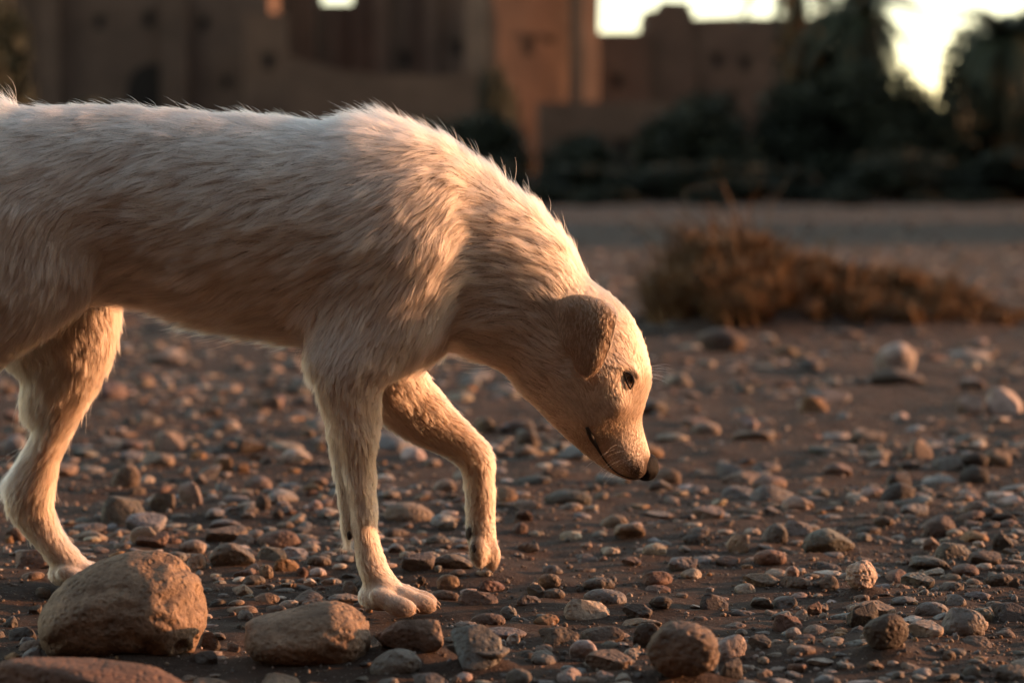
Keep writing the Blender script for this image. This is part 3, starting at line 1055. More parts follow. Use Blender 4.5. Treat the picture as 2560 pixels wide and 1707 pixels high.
# coat colour: cream white, tan over skull, cheeks and legs' backs, a little uneven; skylight painted in on top
cream = np.array([.59, .435, .31]); tan = np.array([.45, .30, .19]); skylit = np.array([.79, .715, .625])
tn = .5 + .5 * snoise(DV, 14, 2, 3)
TINT = np.tile(cream, (len(DV), 1))
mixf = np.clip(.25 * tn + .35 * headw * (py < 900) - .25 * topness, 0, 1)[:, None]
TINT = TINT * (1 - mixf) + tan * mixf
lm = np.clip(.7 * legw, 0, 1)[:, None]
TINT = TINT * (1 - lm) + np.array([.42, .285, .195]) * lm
wf = np.clip(topness * 1.2 * (1 - .5 * headw), 0, 1)[:, None] * .85 * (1 - .6 * sm(900, 1060, px))[:, None]  # skylight put into the colour: upward facing fur turned paler
TINT = TINT * (1 - wf) + skylit * wf
dk = g2(1446, 874, 21, 34)[:, None] * .25 * (np.abs(DV[:, 1]) > .02)[:, None]
TINT = TINT * (1 - dk) + np.array([.25, .15, .09]) * dk
muz_d = (g2(1462, 1082, 58, 46) * headw)[:, None] * .85 * (1 - .6 * sm(900, 1060, px))[:, None]
TINT = TINT * (1 - muz_d) + np.array([.30, .21, .15]) * muz_d
TINT = TINT * (1 + (.13 * snoise(DV, 55, 2, 6) + .08 * snoise(DV, 120, 2, 7)) * np.clip(headw + legw + .3, 0, 1))[:, None]
nd = np.clip(1.3 * g2(1478, 1078, 34, 30) * headw, 0, 1)[:, None] * .9
TINT = TINT * (1 - nd) + np.array([.05, .036, .03]) * nd
sole_shade = (sm(1050, 1062, px) * (1 - sm(1088, 1104, px)) * sm(1185, 1215, py) * (1 - sm(1288, 1300, py)) * (DV[:, 1] > .04))[:, None] * .85  # dark pads, plus shade behind the lifted paw put into the colour
TINT = TINT * (1 - sole_shade) + np.array([.09, .06, .045]) * sole_shade
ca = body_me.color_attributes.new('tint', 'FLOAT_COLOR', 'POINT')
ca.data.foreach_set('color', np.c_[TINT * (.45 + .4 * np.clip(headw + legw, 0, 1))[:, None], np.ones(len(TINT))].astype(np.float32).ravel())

# bald spots: nose, lips, eye openings, soles
DENS = np.ones(len(DV))
DENS *= 1 - np.clip(1.8 * g2(1486, 1075, 24, 24), 0, 1) * (np.abs(DV[:, 1]) < .02)
DENS[(g2(1446, 872, 10.5, 15.5) > .42) & (np.abs(DV[:, 1]) > .025)] = 0
DENS[(DN[:, 2] < -.75) & (DV[:, 2] < .02)] = 0
MOUTH = [(1348, 981), (1357, 1001), (1368, 1021), (1382, 1046), (1400, 1070), (1420, 1087), (1443, 1096), (1462, 1099)]
for a, b in zip(MOUTH[:-1], MOUTH[1:]):
    a, b = np.array(a, float), np.array(b, float)
    t = np.clip(((px - a[0]) * (b - a)[0] + (py - a[1]) * (b - a)[1]) / ((b - a) @ (b - a)), 0, 1)
    dd = np.hypot(px - a[0] - t * (b - a)[0], py - a[1] - t * (b - a)[1])
    DENS *= np.where((dd < 6.5) & (headw > .5), 0.0, 1.0)
inframe = (px > -60) & (px < 1600)
DENS *= np.where(DN[:, 1] < .25, 1.0, .45) * np.where(inframe, 1.0, .35)
DENS *= 1 + 1.3 * headw + .9 * legw * inframe


def add_ear(sg):
    """folded drop ear: rows of (x, y on the view, outward distance) across the flap, rear rim first"""
    rows = [
        [(1268, 722, .036), (1290, 705, .046), (1330, 690, .049), (1372, 692, .050), (1400, 704, .047)],
        [(1262, 708, .040), (1286, 690, .053), (1328, 679, .057), (1376, 690, .059), (1410, 712, .057)],
        [(1264, 728, .041), (1292, 708, .060), (1336, 700, .066), (1384, 710, .068), (1417, 728, .064)],
        [(1268, 758, .042), (1298, 745, .061), (1340, 738, .071), (1380, 745, .073), (1411, 756, .067)],
        [(1284, 790, .047), (1306, 788, .062), (1340, 786, .071), (1374, 787, .073), (1403, 790, .068)],
        [(1311, 820, .055), (1321, 824, .062), (1343, 828, .069), (1370, 827, .070), (1391, 821, .065)],
        [(1321, 845, .059), (1330, 850, .063), (1346, 854, .067), (1363, 852, .067), (1379, 845, .064)],
        [(1334, 859, .061), (1340, 864, .063), (1348, 867, .064), (1357, 865, .064), (1366, 858, .063)],
    ]
    A = np.array([[(*at(x * DS, y * DS, -o)[[0, 2]], o) for x, y, o in r_] for r_ in rows])
    A = np.stack([catmull(A[i], 4) for i in range(len(A))])
    A = np.stack([catmull(A[:, j], 4) for j in range(A.shape[1])], 1)
    P = np.stack([A[..., 0], sg * A[..., 2], A[..., 1]], -1)
    nu, nv = P.shape[:2]
    Nn = nrm(np.cross(np.gradient(P, axis=0), np.gradient(P, axis=1)))
    if (Nn[..., 1] * sg).mean() < 0: Nn = -Nn
    edge = np.minimum(1, np.minimum(np.arange(nv), np.arange(nv)[::-1]) / 2.0)[None, :] * np.minimum(1, np.arange(nu)[::-1] / 2.0)[:, None]
    th = .0005 + .0009 * edge[..., None]
    out_, inn = P + Nn * th, P - Nn * th
    Vv = np.concatenate([out_.reshape(-1, 3), inn.reshape(-1, 3)])
    I = np.arange(nu * nv).reshape(nu, nv); J = I + nu * nv
    Fq = [np.stack([I[:-1, :-1], I[1:, :-1], I[1:, 1:], I[:-1, 1:]], -1).reshape(-1, 4),
          np.stack([J[:-1, :-1], J[:-1, 1:], J[1:, 1:], J[1:, :-1]], -1).reshape(-1, 4)]
    ring = np.concatenate([I[0, :], I[1:, -1], I[-1, -2::-1], I[-2:0:-1, 0]])
    nx2 = np.roll(ring, -1)
    Fq.append(np.stack([ring, ring + nu * nv, nx2 + nu * nv, nx2], -1))
    Fq = np.concatenate(Fq)
    if sg > 0: Fq = Fq[:, ::-1]
    nn = vnormals(Vv, Fq)
    if ((nn[:nu * nv] * Nn.reshape(-1, 3)).sum(1)).mean() < 0:
        Fq = Fq[:, ::-1]; nn = -nn
    me = mesh_np('ear', Vv - DOG0, Fq)
    down = nrm(np.gradient(P, axis=0)).reshape(-1, 3)
    tint = np.tile(np.array([.38, .235, .14]), (len(Vv), 1))
    rowf = np.repeat(np.linspace(0, 1, nu), nv); rowf = np.concatenate([rowf, rowf])[:, None]
    tf = np.clip((.36 - rowf) / .2, 0, 1)
    colf = np.tile(np.linspace(0, 1, nv), nu); colf = np.concatenate([colf, colf])[:, None]
    tf = np.clip(tf + np.clip((.34 - colf) / .14, 0, 1) * np.clip((.62 - rowf) / .2, 0, 1), 0, 1)
    tint = tint * (1 - tf) + np.array([.56, .415, .29]) * tf
    c_ = me.color_attributes.new('tint', 'FLOAT_COLOR', 'POINT')
    c_.data.foreach_set('color', np.c_[tint * .7, np.ones(len(tint))].astype(np.float32).ravel())
    o = obj('ear', me, M['skin'], dog)
    o['label'] = 'folded tan ear, darker than the coat'
    return Vv, Fq, nn, np.concatenate([down, down]), tint, rowf[:, 0]


EARS = [add_ear(-1), add_ear(1)]

# ---- strands
def sample(V, F, dens, n, r):
    tri = np.concatenate([F[:, [0, 1, 2]], F[:, [0, 2, 3]]]) if F.shape[1] == 4 else F
    a = np.linalg.norm(np.cross(V[tri[:, 1]] - V[tri[:, 0]], V[tri[:, 2]] - V[tri[:, 0]]), axis=1) * dens[tri].mean(1)
    k = np.searchsorted(np.cumsum(a) / a.sum(), r.rand(n))
    k = np.minimum(k, len(tri) - 1)
    u, v = r.rand(n), r.rand(n); fl = u + v > 1; u[fl], v[fl] = 1 - u[fl], 1 - v[fl]
    B = np.stack([1 - u - v, u, v], -1)
    T = tri[k]
    return lambda A: (A[T] * (B[..., None] if A.ndim == 2 else B)).sum(1)


KP = 6


def grow(P, Nn, C, L, lift, r, grav=.14, wig=.38):
    C = nrm(C - (C * Nn).sum(1, keepdims=True) * Nn)
    nv = np.stack([snoise(P, 34, 2, 1), snoise(P, 34, 2, 4), snoise(P, 34, 2, 8)], -1)
    nw = np.stack([snoise(P, 110, 1, 2), snoise(P, 110, 1, 5), snoise(P, 110, 1, 9)], -1)
    C = nrm(C + .62 * wig * nv + .36 * wig * nw + .10 * r.randn(len(P), 3))
    C = nrm(C - (C * Nn).sum(1, keepdims=True) * Nn)
    lf = lift * (1 + .35 * r.randn(len(P)) + .35 * nw[:, 0])
    d = C * np.cos(lf)[:, None] + Nn * np.sin(lf)[:, None]
    pts = [P - Nn * .001]
    q = P.copy()
    curl = nrm(np.cross(C, Nn)) * (.22 * nv[:, :1] + .14 * r.randn(len(P), 1))
    for k in range(1, KP):
        t = k / (KP - 1)
        dir_ = nrm(d * (1 - .40 * t) + C * .40 * t + curl * t + np.array([0, 0, -1.0]) * (grav * t * np.clip(1.25 - 1.1 * lf, 0, 1))[:, None])
        q = q + dir_ * (L / (KP - 1))[:, None]
        pts.append(q)
    return np.stack(pts, 1)


def clump(S, r, spacing_n, amt, free=None):
    """draw strands towards the nearest of spacing_n guide strands"""
    g = r.choice(len(S), spacing_n, replace=False)
    kd = KDTree(spacing_n)
    for j, i in enumerate(g): kd.insert(S[i, 0], j)
    kd.balance()
    near = np.array([kd.find(p)[1] for p in S[:, 0]])
    G = S[g][near]
    t = (np.linspace(0, 1, KP) ** 1.25)[None, :, None]
    L = np.linalg.norm(S[:, -1] - S[:, 0], axis=1)
    far = np.linalg.norm(S[:, 0] - G[:, 0], axis=1)
    a = amt * np.clip(1.3 - far / np.maximum(L, 1e-4), 0, 1)
    if free is not None: a = np.where(free, a * .25, a)
    return S + (G - S) * t * a[:, None, None]


r = np.random.RandomState(42)
NB = 400000
f = sample(DV, DF, DENS, NB, r)
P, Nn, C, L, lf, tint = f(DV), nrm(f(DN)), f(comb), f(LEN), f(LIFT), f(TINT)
L = L * np.clip(1 + .22 * r.randn(NB), .4, 1.7)
topn = f(topness); hw_ = f(headw)
stray = r.rand(NB) < .010 + .035 * topn ** 2 * (hw_ < .4)
L[stray] *= 1.0 + .2 * r.rand(stray.sum()); lf[stray] += .05 + .32 * r.rand(stray.sum())
S = grow(P, Nn, C, L, lf, r)
S = clump(S, r, 44000, .60, stray)
S = clump(S, r, 7000, .26, stray)
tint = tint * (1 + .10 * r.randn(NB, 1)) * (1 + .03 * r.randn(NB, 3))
RAD = np.full(NB, .00012) * np.clip(.6 + L / .03 * .5, .6, 1.2)
allS, allT, allR = [S], [tint], [RAD]
for (eV, eF, eN, eC, eT, eR) in EARS:
    ne = 9000
    f = sample(eV, eF, np.ones(len(eV)), ne, r)
    L = np.full(ne, .0050) * np.clip(1 + .25 * r.randn(ne), .4, 1.7) * (1 + 1.6 * np.clip(1 - f(eR) / .3, 0, 1))
    S = grow(f(eV), nrm(f(eN)), f(eC), L, np.full(ne, .18), r, .1, .2)
    S = clump(S, r, 2000, .35)
    allS.append(S); allT.append(f(eT) * (1 + .10 * r.randn(ne, 1))); allR.append(np.full(ne, .00009))
S = np.concatenate(allS); tint = np.clip(np.concatenate(allT), .02, .95); RAD = np.concatenate(allR)


def hair_object(name, S, tint, RAD, mat, parent):
    hc = bpy.data.hair_curves.new(name)
    n, k = S.shape[:2]
    hc.add_curves([k] * n)
    hc.attributes['position'].data.foreach_set('vector', np.ascontiguousarray(S - DOG0, np.float32).ravel())
    ra = hc.attributes.get('radius') or hc.attributes.new('radius', 'FLOAT', 'POINT')
    prof = np.array([1.0, .98, .9, .75, .5, .12][:k] if k == 6 else np.linspace(1, .15, k))
    ra.data.foreach_set('value', (RAD[:, None] * prof[None]).astype(np.float32).ravel())
    ta = hc.attributes.new('tint', 'FLOAT_COLOR', 'POINT')      # pale tips over a duller undercoat, roots also darkened as shade between locks
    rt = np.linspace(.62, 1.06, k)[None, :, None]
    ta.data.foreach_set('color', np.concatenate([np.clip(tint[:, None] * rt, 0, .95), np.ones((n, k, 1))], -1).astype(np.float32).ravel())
    hc.materials.append(mat)
    o = bpy.data.objects.new(name, hc)
    COL.objects.link(o); o.parent = parent
    return o


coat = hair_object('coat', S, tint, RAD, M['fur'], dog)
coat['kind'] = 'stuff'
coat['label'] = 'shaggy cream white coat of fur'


# ---- face
def hit(pxx, pyy):
    d = Vector(pray(pxx * DS, pyy * DS)).normalized()
    h = BVH.ray_cast(Vector((0, CAM_Y, CAM_H)), d)
    if h[0] is None:
        h = BVH.find_nearest(Vector(at(pxx * DS, pyy * DS, -.01)))
    return np.array(h[0]), np.array(h[1])


def eye_mat():
    m, nt, b = new_mat('dog_eye')
    tc = N(nt, 'ShaderNodeTexCoord')
    ln = N(nt, 'ShaderNodeVectorMath', operation='LENGTH')
    mp = N(nt, 'ShaderNodeMapping'); mp.inputs['Scale'].default_value = (1, 0, 1)
    nt.links.new(tc.outputs['Object'], mp.inputs[0]); nt.links.new(mp.outputs[0], ln.inputs[0])
    c = ramp(nt, math_n(nt, 'MULTIPLY', ln.outputs['Value'], 100.0), [(0.0, (.004, .003, .003)), (.33, (.004, .003, .003)), (.40, (.12, .048, .012)), (.58, (.17, .068, .018)), (.70, (.02, .012, .008)), (1.0, (.03, .02, .015))])
    nt.links.new(c, b.inputs['Base Color'])
    b.inputs['Roughness'].default_value = 0.12
    b.inputs['Coat Weight'].default_value = 0.6
    b.inputs['Coat Roughness'].default_value = 0.03
    return m


M['eye'] = eye_mat()


def uv_sphere(name, rx, ry, rz_, u=20, v=12):
    bm = bmesh.new()
    bmesh.ops.create_uvsphere(bm, u_segments=u, v_segments=v, radius=1)
    for w in bm.verts: w.co = (w.co.x * rx, w.co.y * ry, w.co.z * rz_)
    me = bpy.data.meshes.new(name); bm.to_mesh(me); bm.free()
    me.polygons.foreach_set('use_smooth', np.ones(len(me.polygons), bool))
    return me


eye_me = uv_sphere('eye', .0092, .0092, .0092); eye_me.materials.append(M['eye'])
ep, en = hit(1447, 871)
LID = [(1431.4, 853.1), (1440.0, 855.7), (1449.4, 860.8), (1454.6, 867.7), (1455.5, 877.2), (1452.0, 885.8), (1447.7, 892.6), (1442.6, 884.0), (1438.3, 873.7), (1434.0, 862.5)]
for sg in (-1, 1):
    e = obj('eye', eye_me, None, dog)
    c = np.array([ep[0], ep[1] + .0038, ep[2]])
    c[1] = c[1] if sg < 0 else -c[1]
    e.location = c - DOG0
    e.rotation_euler = (0, 0, .35 * (-sg)); e.scale = (.74, .66, .92)
    lp = []
    for (a, b) in LID:
        q, qn = hit(a, b)
        q = at(a * DS, b * DS, min(q[1], ep[1] - .0045 + 0.35 * abs(0)))
        lp.append([q[0], q[1] if sg < 0 else -q[1], q[2]])
    lp = catmull(lp + [lp[0]], 3)
    obj('eyelid', tube_mesh('eyelid', lp - DOG0, np.full(len(lp), .0012), 6), M['lip'], dog)
for sg in (-1, 1):
    lp = []
    for (a, b) in MOUTH:
        q, qn = hit(a, b)
        lp.append([q[0], (q[1] - .0006) if sg < 0 else -(q[1] - .0006), q[2]])
    lp = catmull(lp, 4)
    tt = np.linspace(0, 1, len(lp))
    obj('lip', tube_mesh('lip', lp - DOG0, .0009 + .0026 * np.exp(-((tt - .16) / .17) ** 2), 7), M['lip'], dog)

# nose leather
bm = bmesh.new()
bmesh.ops.create_icosphere(bm, subdivisions=4, radius=1)
nc = at(1482 * DS, 1071 * DS, 0)
for v in bm.verts:
    x, y, z = v.co
    k = 1.0 - .30 * max(0, z) * abs(y)
    for sy in (-1, 1):                      # nostrils
        dd = (x - .62) ** 2 * 1.2 + (y - sy * .50) ** 2 * 2.0 + (z - .02) ** 2 * 2.2
        k -= .30 * math.exp(-dd / .05)
    k -= .10 * math.exp(-(y / .10) ** 2) * (x > .2)
    q = Vector((x * .0172 * k, y * .0172 * k, z * .0162 * k))
    a = .95
    v.co = (q.x * math.cos(a) + q.z * math.sin(a) + nc[0] - DOG0[0], q.y, -q.x * math.sin(a) + q.z * math.cos(a) + nc[2] - DOG0[2])
me = bpy.data.meshes.new('nose'); bm.to_mesh(me); bm.free()
me.polygons.foreach_set('use_smooth', np.ones(len(me.polygons), bool))
obj('nose', me, M['nose'], dog)

# claws and the soles of the lifted paw
cl = bpy.data.meshes.new('claw')
Vv, Fq, caps = tube_np([(-.004, 0, .001), (.001, 0, 0), (.004, 0, -.002), (.006, 0, -.0045)], [.0026, .0023, .0016, .0004], 7)
cl.from_pydata(Vv.tolist(), [], [tuple(x) for x in Fq.tolist()] + [(a, b, c) for a, b, c, _ in caps]); cl.update()
cl.polygons.foreach_set('use_smooth', np.ones(len(cl.polygons), bool)); cl.materials.append(M['claw'])
for (x, y, z, fw) in CLAWS:
    o = obj('claw', cl, None, dog)
    o.location = np.array([x, y, z]) - DOG0
    if fw == 0: o.rotation_euler = (0, 1.15, 0)
padm = uv_sphere('paw_pad', .007, .013, .012); padm.materials.append(M['pad'])
for (a, b, yy, sc) in ((1072, 1258, .079, .8), (1070, 1262, .109, .8), (1067, 1222, .096, 1.15), (1053, 1118, .090, .6), (781, 1232, -.072, .55)):
    o = obj('paw_pad', padm, None, dog)
    nb = BVH.find_nearest(Vector(at(a * DS, b * DS, yy)))
    o.location = np.array(nb[0]) - np.array(nb[1]) * .0062 - DOG0; o.scale = (sc, sc, sc)

# whiskers and brow hairs
r = np.random.RandomState(8)
ws, wt, wr = [], [], []
for (a, b, n_, dxx, dzz, ll) in ((1420, 1038, 5, -1.0, .15, .036), (1434, 1056, 5, -1.0, -.1, .034), (1484, 850, 4, .7, .25, .032)):
    for k in range(n_):
        aa, bb = a + r.randn() * 10, b + r.randn() * 9
        if dxx > 0:
            q = at(1482 * DS, (848 + k * 6) * DS, -.012); out = np.array([.6, -.3, .3])
        else:
            q, qn = hit(aa, bb); out = qn
        for sg in (-1, 1):
            p0 = np.array([q[0], q[1] * (1 if sg < 0 else -1), q[2]])
            d0 = nrm(np.array([dxx, 0, dzz]) + np.array([out[0], -abs(out[1]) * 1.1 * (1 if sg < 0 else -1), out[2]]) * .7 + r.randn(3) * .22)
            st = [p0]
            for j in range(1, 6):
                d0 = nrm(d0 + np.array([-.02, 0, -.13]))
                st.append(st[-1] + d0 * ll * r.uniform(.75, 1.1) / 5)
            ws.append(st); wt.append([.85, .8, .72]); wr.append(.00010)
wo = hair_object('whiskers', np.array(ws), np.array(wt), np.array(wr), M['fur'], dog)
wo['kind'] = 'stuff'
# ------------------------------------------------------------------ stones
CLR = dict(w=(.72, .62, .55), p=(.50, .39, .33), g=(.27, .255, .24), b=(.34, .345, .34), n=(.19, .185, .16), d=(.085, .078, .07), t=(.34, .255, .185),
           r=(.22, .13, .095), o=(.42, .235, .10), y=(.52, .44, .35), m=(.19, .145, .115))
CNAME = dict(w='whitish', p='pinkish', g='grey', b='blue grey', n='greenish grey', d='dark', t='tan', r='reddish brown', o='ochre', y='beige', m='brown')

SA = (0, 1250, 1 / 1.8375)
SB = (1280, 1100, 1 / 1.8375)
SC = (280, 780, 1 / 2.529)
T_A = """25 220 258 340 r|135 220 380 430 m|450 655 -30 110 n|555 750 55 140 b|560 720 143 235 w|590 762 175 242 r|815 960 172 240 p|845 940 232 320 p|950 1165 205 315 n
1165 1390 125 205 r|890 1125 108 182 m|930 1100 75 122 g|1050 1180 140 190 p|1170 1310 200 260 n|1280 1410 190 252 b|1245 1365 262 322 o|1175 1250 275 347 t|1350 1420 290 338 r
1400 1520 260 305 m|1100 1210 338 385 n|1200 1325 453 492 m|1355 1475 440 478 m|1385 1450 355 392 w|1460 1540 350 386 p|1490 1650 418 452 g|1550 1640 365 418 m|1805 1995 258 342 g
1980 2175 260 334 m|2000 2115 325 390 t|1950 2110 385 442 m|1765 1850 208 250 g|1850 1935 215 262 g|2000 2105 85 132 g|1980 2040 130 168 t|2195 2320 350 402 r|2100 2290 400 470 m
2295 2380 470 532 g|2160 2330 530 588 m|2185 2420 595 642 g|860 1000 690 755 d|880 1000 575 655 d|935 1030 568 602 m|70 180 660 742 b|0 165 560 635 d|0 60 515 562 n|60 140 625 668 g
320 490 108 152 g|325 480 145 197 t|745 850 238 285 g|-10 30 212 265 w|1700 2045 580 752 t|2062 2312 630 800 b|2040 2345 702 795 n|1690 1935 685 806 g|1885 2068 770 872 g
0 45 165 205 o|0 100 110 190 r|100 170 460 505 m|1160 1240 -10 70 d|1400 1475 15 70 w|1020 1090 610 650 m|1910 1960 340 380 d"""
T_B = """940 1105 897 1017 w|955 1075 1012 1108 n|1095 1205 910 987 n|245 410 905 1018 w|335 560 960 1075 t|120 320 860 952 m|320 545 860 938 m|540 700 830 967 d|240 455 727 824 y
330 545 697 772 g|510 655 752 828 d|640 765 745 802 d|20 135 722 767 g|65 155 655 722 n|120 230 620 682 t|130 250 680 727 m|325 480 640 692 n|600 750 602 670 r|785 890 597 644 y
715 865 543 602 g|600 720 478 532 y|450 610 380 452 t|985 1107 418 519 y|1155 1280 385 482 n|1255 1395 375 447 g|1335 1600 405 522 n|790 930 440 492 d|940 1055 530 577 m|1120 1280 515 582 r
1065 1245 620 682 t|1030 1140 660 710 w|1270 1345 590 647 p|1420 1525 637 702 t|1520 1640 617 662 g|1530 1705 782 892 d|1575 1780 757 852 t|1755 1885 748 787 g
1800 1960 610 695 b|1895 2010 597 634 y|2040 2170 582 634 m|1815 2020 540 609 n|1960 2140 475 572 n|2110 2270 525 592 m|2225 2325 430 512 d|1840 2005 852 947 y|1990 2205 795 927 g
2115 2240 785 852 n|2230 2400 770 852 d|1870 2035 773 847 g|2005 2110 740 792 g|2195 2350 627 692 m|1345 1440 758 822 r|1310 1385 780 857 p|1210 1350 805 892 r|1090 1215 720 777 n|1210 1340 712 777 g
870 1010 705 792 d|1270 1345 882 927 w|1995 2060 975 1042 t|2095 2180 1030 1118 n|2245 2400 1045 1125 n|1370 1495 1015 1052 p|-25 45 875 937 w|-30 100 1050 1130 n|1705 1870 190 282 d
2090 2250 280 362 p|1905 2060 330 432 m|2060 2115 345 432 g|1595 1720 205 262 p|1245 1375 252 332 p|830 985 300 372 p|600 750 318 352 y|140 365 220 307 n|405 540 330 397 t|0 155 293 337 t
215 330 300 337 y|1095 1265 145 222 t|640 780 112 197 t|630 745 195 247 g|815 910 205 252 g|970 1130 205 262 g|930 1090 95 162 g|1110 1250 85 137 g|1440 1575 110 162 p|1670 1790 355 402 m
1690 1785 285 342 y|1785 1935 285 342 b|2060 2205 90 192 d|1830 1945 -15 82 p|2180 2310 40 120 t|1940 2100 60 130 b|0 95 340 390 r|0 75 375 425 r|2270 2352 500 545 m|2200 2340 335 390 d
1160 1230 305 355 b|1385 1470 220 265 n|2010 2090 405 438 y|1900 1990 440 500 t|2300 2352 640 700 m|1400 1470 760 810 t|760 830 330 365 m|505 600 530 575 p|290 400 500 545 b|10 130 455 500 y"""
T_C = """-20 165 955 1140 t|820 1000 1015 1132 p|380 572 1070 1240 w|200 400 1130 1268 m|620 760 905 1037 o|770 855 885 1037 o|1060 1260 895 987 w|275 445 755 882 p|20 190 860 932 b|130 310 645 702 g
670 800 690 747 w|930 1080 515 602 p|410 485 985 1047 p|480 580 890 942 o|1240 1315 1210 1277 w|1190 1280 745 802 t|1000 1085 1200 1320 m|1190 1330 1090 1152 o|1280 1340 815 892 o|500 590 1040 1110 g
620 770 1100 1160 b|930 1000 870 985 g|690 840 790 850 g|340 540 470 540 p"""


def parse(T, c):
    out = []
    for row in T.replace('\n', '|').split('|'):
        a = row.split()
        x0, x1, y0, y1 = (float(v) for v in a[:4])
        out.append((c[0] + x0 * c[2], c[0] + x1 * c[2], c[1] + y0 * c[2], c[1] + y1 * c[2], a[4]))
    return out


TRACED = parse(T_A, SA) + parse(T_B, SB) + parse(T_C, SC)
# far, soft stones read off the full view (2352 px wide)
for s in ("2015 2125 785 855 w|1840 1905 900 945 o|2270 2352 880 945 w|2195 2270 860 890 p|2200 2265 905 945 p|1955 2040 980 1010 t|1690 1745 945 985 p|1850 1960 885 915 b|2000 2130 850 885 m|2215 2290 1040 1075 d"
          "|1140 1225 955 990 b|1185 1250 990 1040 m|1090 1150 955 990 t|1590 1660 965 995 p|2040 2100 1080 1120 d|700 770 965 1000 b|300 360 945 975 g|590 650 900 935 p|480 545 965 990 b|350 415 990 1035 y|2260 2320 1165 1195 g|1600 1740 755 810 m|990 1050 1110 1140 p|640 700 1035 1075 w|0 40 925 960 p|0 60 985 1040 b|210 290 870 915 p").split('|'):
    a = s.split()
    TRACED.append((float(a[0]) * DS, float(a[1]) * DS, float(a[2]) * DS, float(a[3]) * DS, a[4]))


def ico(sub):
    bm = bmesh.new(); bmesh.ops.create_icosphere(bm, subdivisions=sub, radius=1)
    V = np.array([v.co[:] for v in bm.verts]); F = np.array([[v.index for v in f.verts] for f in bm.faces])
    bm.free()
    return V, F


ICO = {k: ico(k) for k in (1, 2, 3, 4, 5)}


def stone_shape(V, seed, angular=0.35, lump=0.14, pits=0.0, boxy=0.25):
    """unit stone: water worn, with a few flattened facets"""
    r = np.random.RandomState(seed)
    P = V / np.maximum((np.abs(V) ** (2 + 2 * boxy)).sum(1, keepdims=True) ** (1 / (2 + 2 * boxy)), 1e-6)
    P = P * (1 + lump * snoise(V, 1.3, 1, seed * .37)[:, None] + lump * .35 * snoise(V, 3.1, 1, seed * .71)[:, None])
    for _ in range(7):
        d = nrm(r.randn(3)); o = r.uniform(.5, .88)
        h = P @ d - o
        P = P - np.outer(np.where(h > 0, h * angular * 1.6, 0).clip(None, .6), d)
    if pits:
        a = snoise(V, 9.0, 2, seed * 1.3)
        P = P * (1 - pits * np.clip(a - .25, 0, 1)[:, None] * 1.2 + pits * .35 * snoise(V, 18, 2, seed)[:, None])
    return P / np.abs(P).max(0)


TEMPL = []
for k in range(16):
    V, F = ICO[4]
    me = mesh_np('stone', stone_shape(V, 100 + k, [.15, .4, .6, .62][k % 4], .10 + .06 * (k % 3), .035 * (k % 4 == 3), [0, .05, .15][k % 3]), F)
    me.materials.append(M['stone'])
    TEMPL.append(me)

r = np.random.RandomState(17)
STONES = []           # cx, cy, rx, ry, rz(half height), sink, yaw, colour, template/mesh, extra
FEET = [(at(905 * DS, 1400 * DS, -.078)[0], -.078, .055), (at(205 * DS, 1340 * DS, .064)[0], .064, .06)]


def add_stone(x0, x1, y0, y1, c, mesh=None, depth=None, yaw=None, sink=.33, tilt=0.0, label=None):
    g = on_ground((x0 + x1) / 2, y1)
    s = (g[1] - CAM_Y) / FPX
    w = (x1 - x0) * s
    ry = (depth or r.uniform(.55, .9)) * w / 2
    cyy = g[1] + ry * .75
    top = at((x0 + x1) / 2, y0, cyy)[2]
    H = max(top, .16 * w)
    H = min(H, .8 * w)
    s2 = (cyy - CAM_Y) / FPX
    cx = ((x0 + x1) / 2 - 1280) * s2
    STONES.append(dict(x=cx, y=cyy, rx=w / 2 * s2 / s, ry=ry, top=H, hz=H / (2 - 2 * sink) , sink=sink, yaw=yaw if yaw is not None else r.uniform(-.35, .35), c=c, mesh=mesh, tilt=tilt, label=label))


HERO_ = []


def hero_mesh(seed, prof=None, **k):
    V, F = ICO[5]
    P = stone_shape(V, seed, **k)
    if prof:                                # uneven back line, left to right
        f = np.interp(P[:, 0], [-1, -.6, -.2, .1, .5, .8, 1], prof)
        P[:, 2] = np.where(P[:, 2] > -.6, (P[:, 2] + .6) * f - .6, P[:, 2])
    me = mesh_np('boulder', P, F)
    me.materials.append(M['stone'])
    return me


def outline_mesh(seed, xs, top, bot, dep_, pits, boxy_y=.8):
    """a boulder from its measured side outline, given real depth and a weathered skin"""
    V, F = ICO[5]
    xs, top, bot = (np.array(a, float) for a in (xs, top, bot))
    cx_, hx_ = (xs[0] + xs[-1]) / 2, (xs[-1] - xs[0]) / 2
    X = (xs - cx_) / hx_
    H = bot.max() - top.min()
    Tz, Bz = 1 - 2 * (top - top.min()) / H, 1 - 2 * (bot - top.min()) / H
    x = V[:, 0]; rr = np.sqrt(np.maximum(1 - x * x, 1e-4))
    xx = np.sign(x) * np.abs(x) ** .9
    t, b_ = np.interp(xx, X, Tz), np.interp(xx, X, Bz)
    u = np.clip(V[:, 2] / rr, -1, 1); v = np.clip(V[:, 1] / rr, -1, 1)
    P = np.stack([xx, v * (1 - np.abs(xx) ** 4.5) ** .5 * .98, (t + b_) / 2 + u * (t - b_) / 2], -1)
    P += .035 * np.stack([snoise(V, 2.3, 2, seed + i) for i in range(3)], -1)
    n_ = nrm(P)
    a = snoise(V, 8.0, 2, seed * 1.3)
    w_ = np.clip(.35 + .9 * x, 0, 1)        # the water worn pits are deepest at the right hand end
    P = P - n_ * (pits * np.clip(a - .1, 0, 1) * (.35 + w_))[:, None] + n_ * (.012 * snoise(V, 19, 2, seed))[:, None]
    me = mesh_np('boulder', P, F); me.materials.append(M['stone'])
    return me


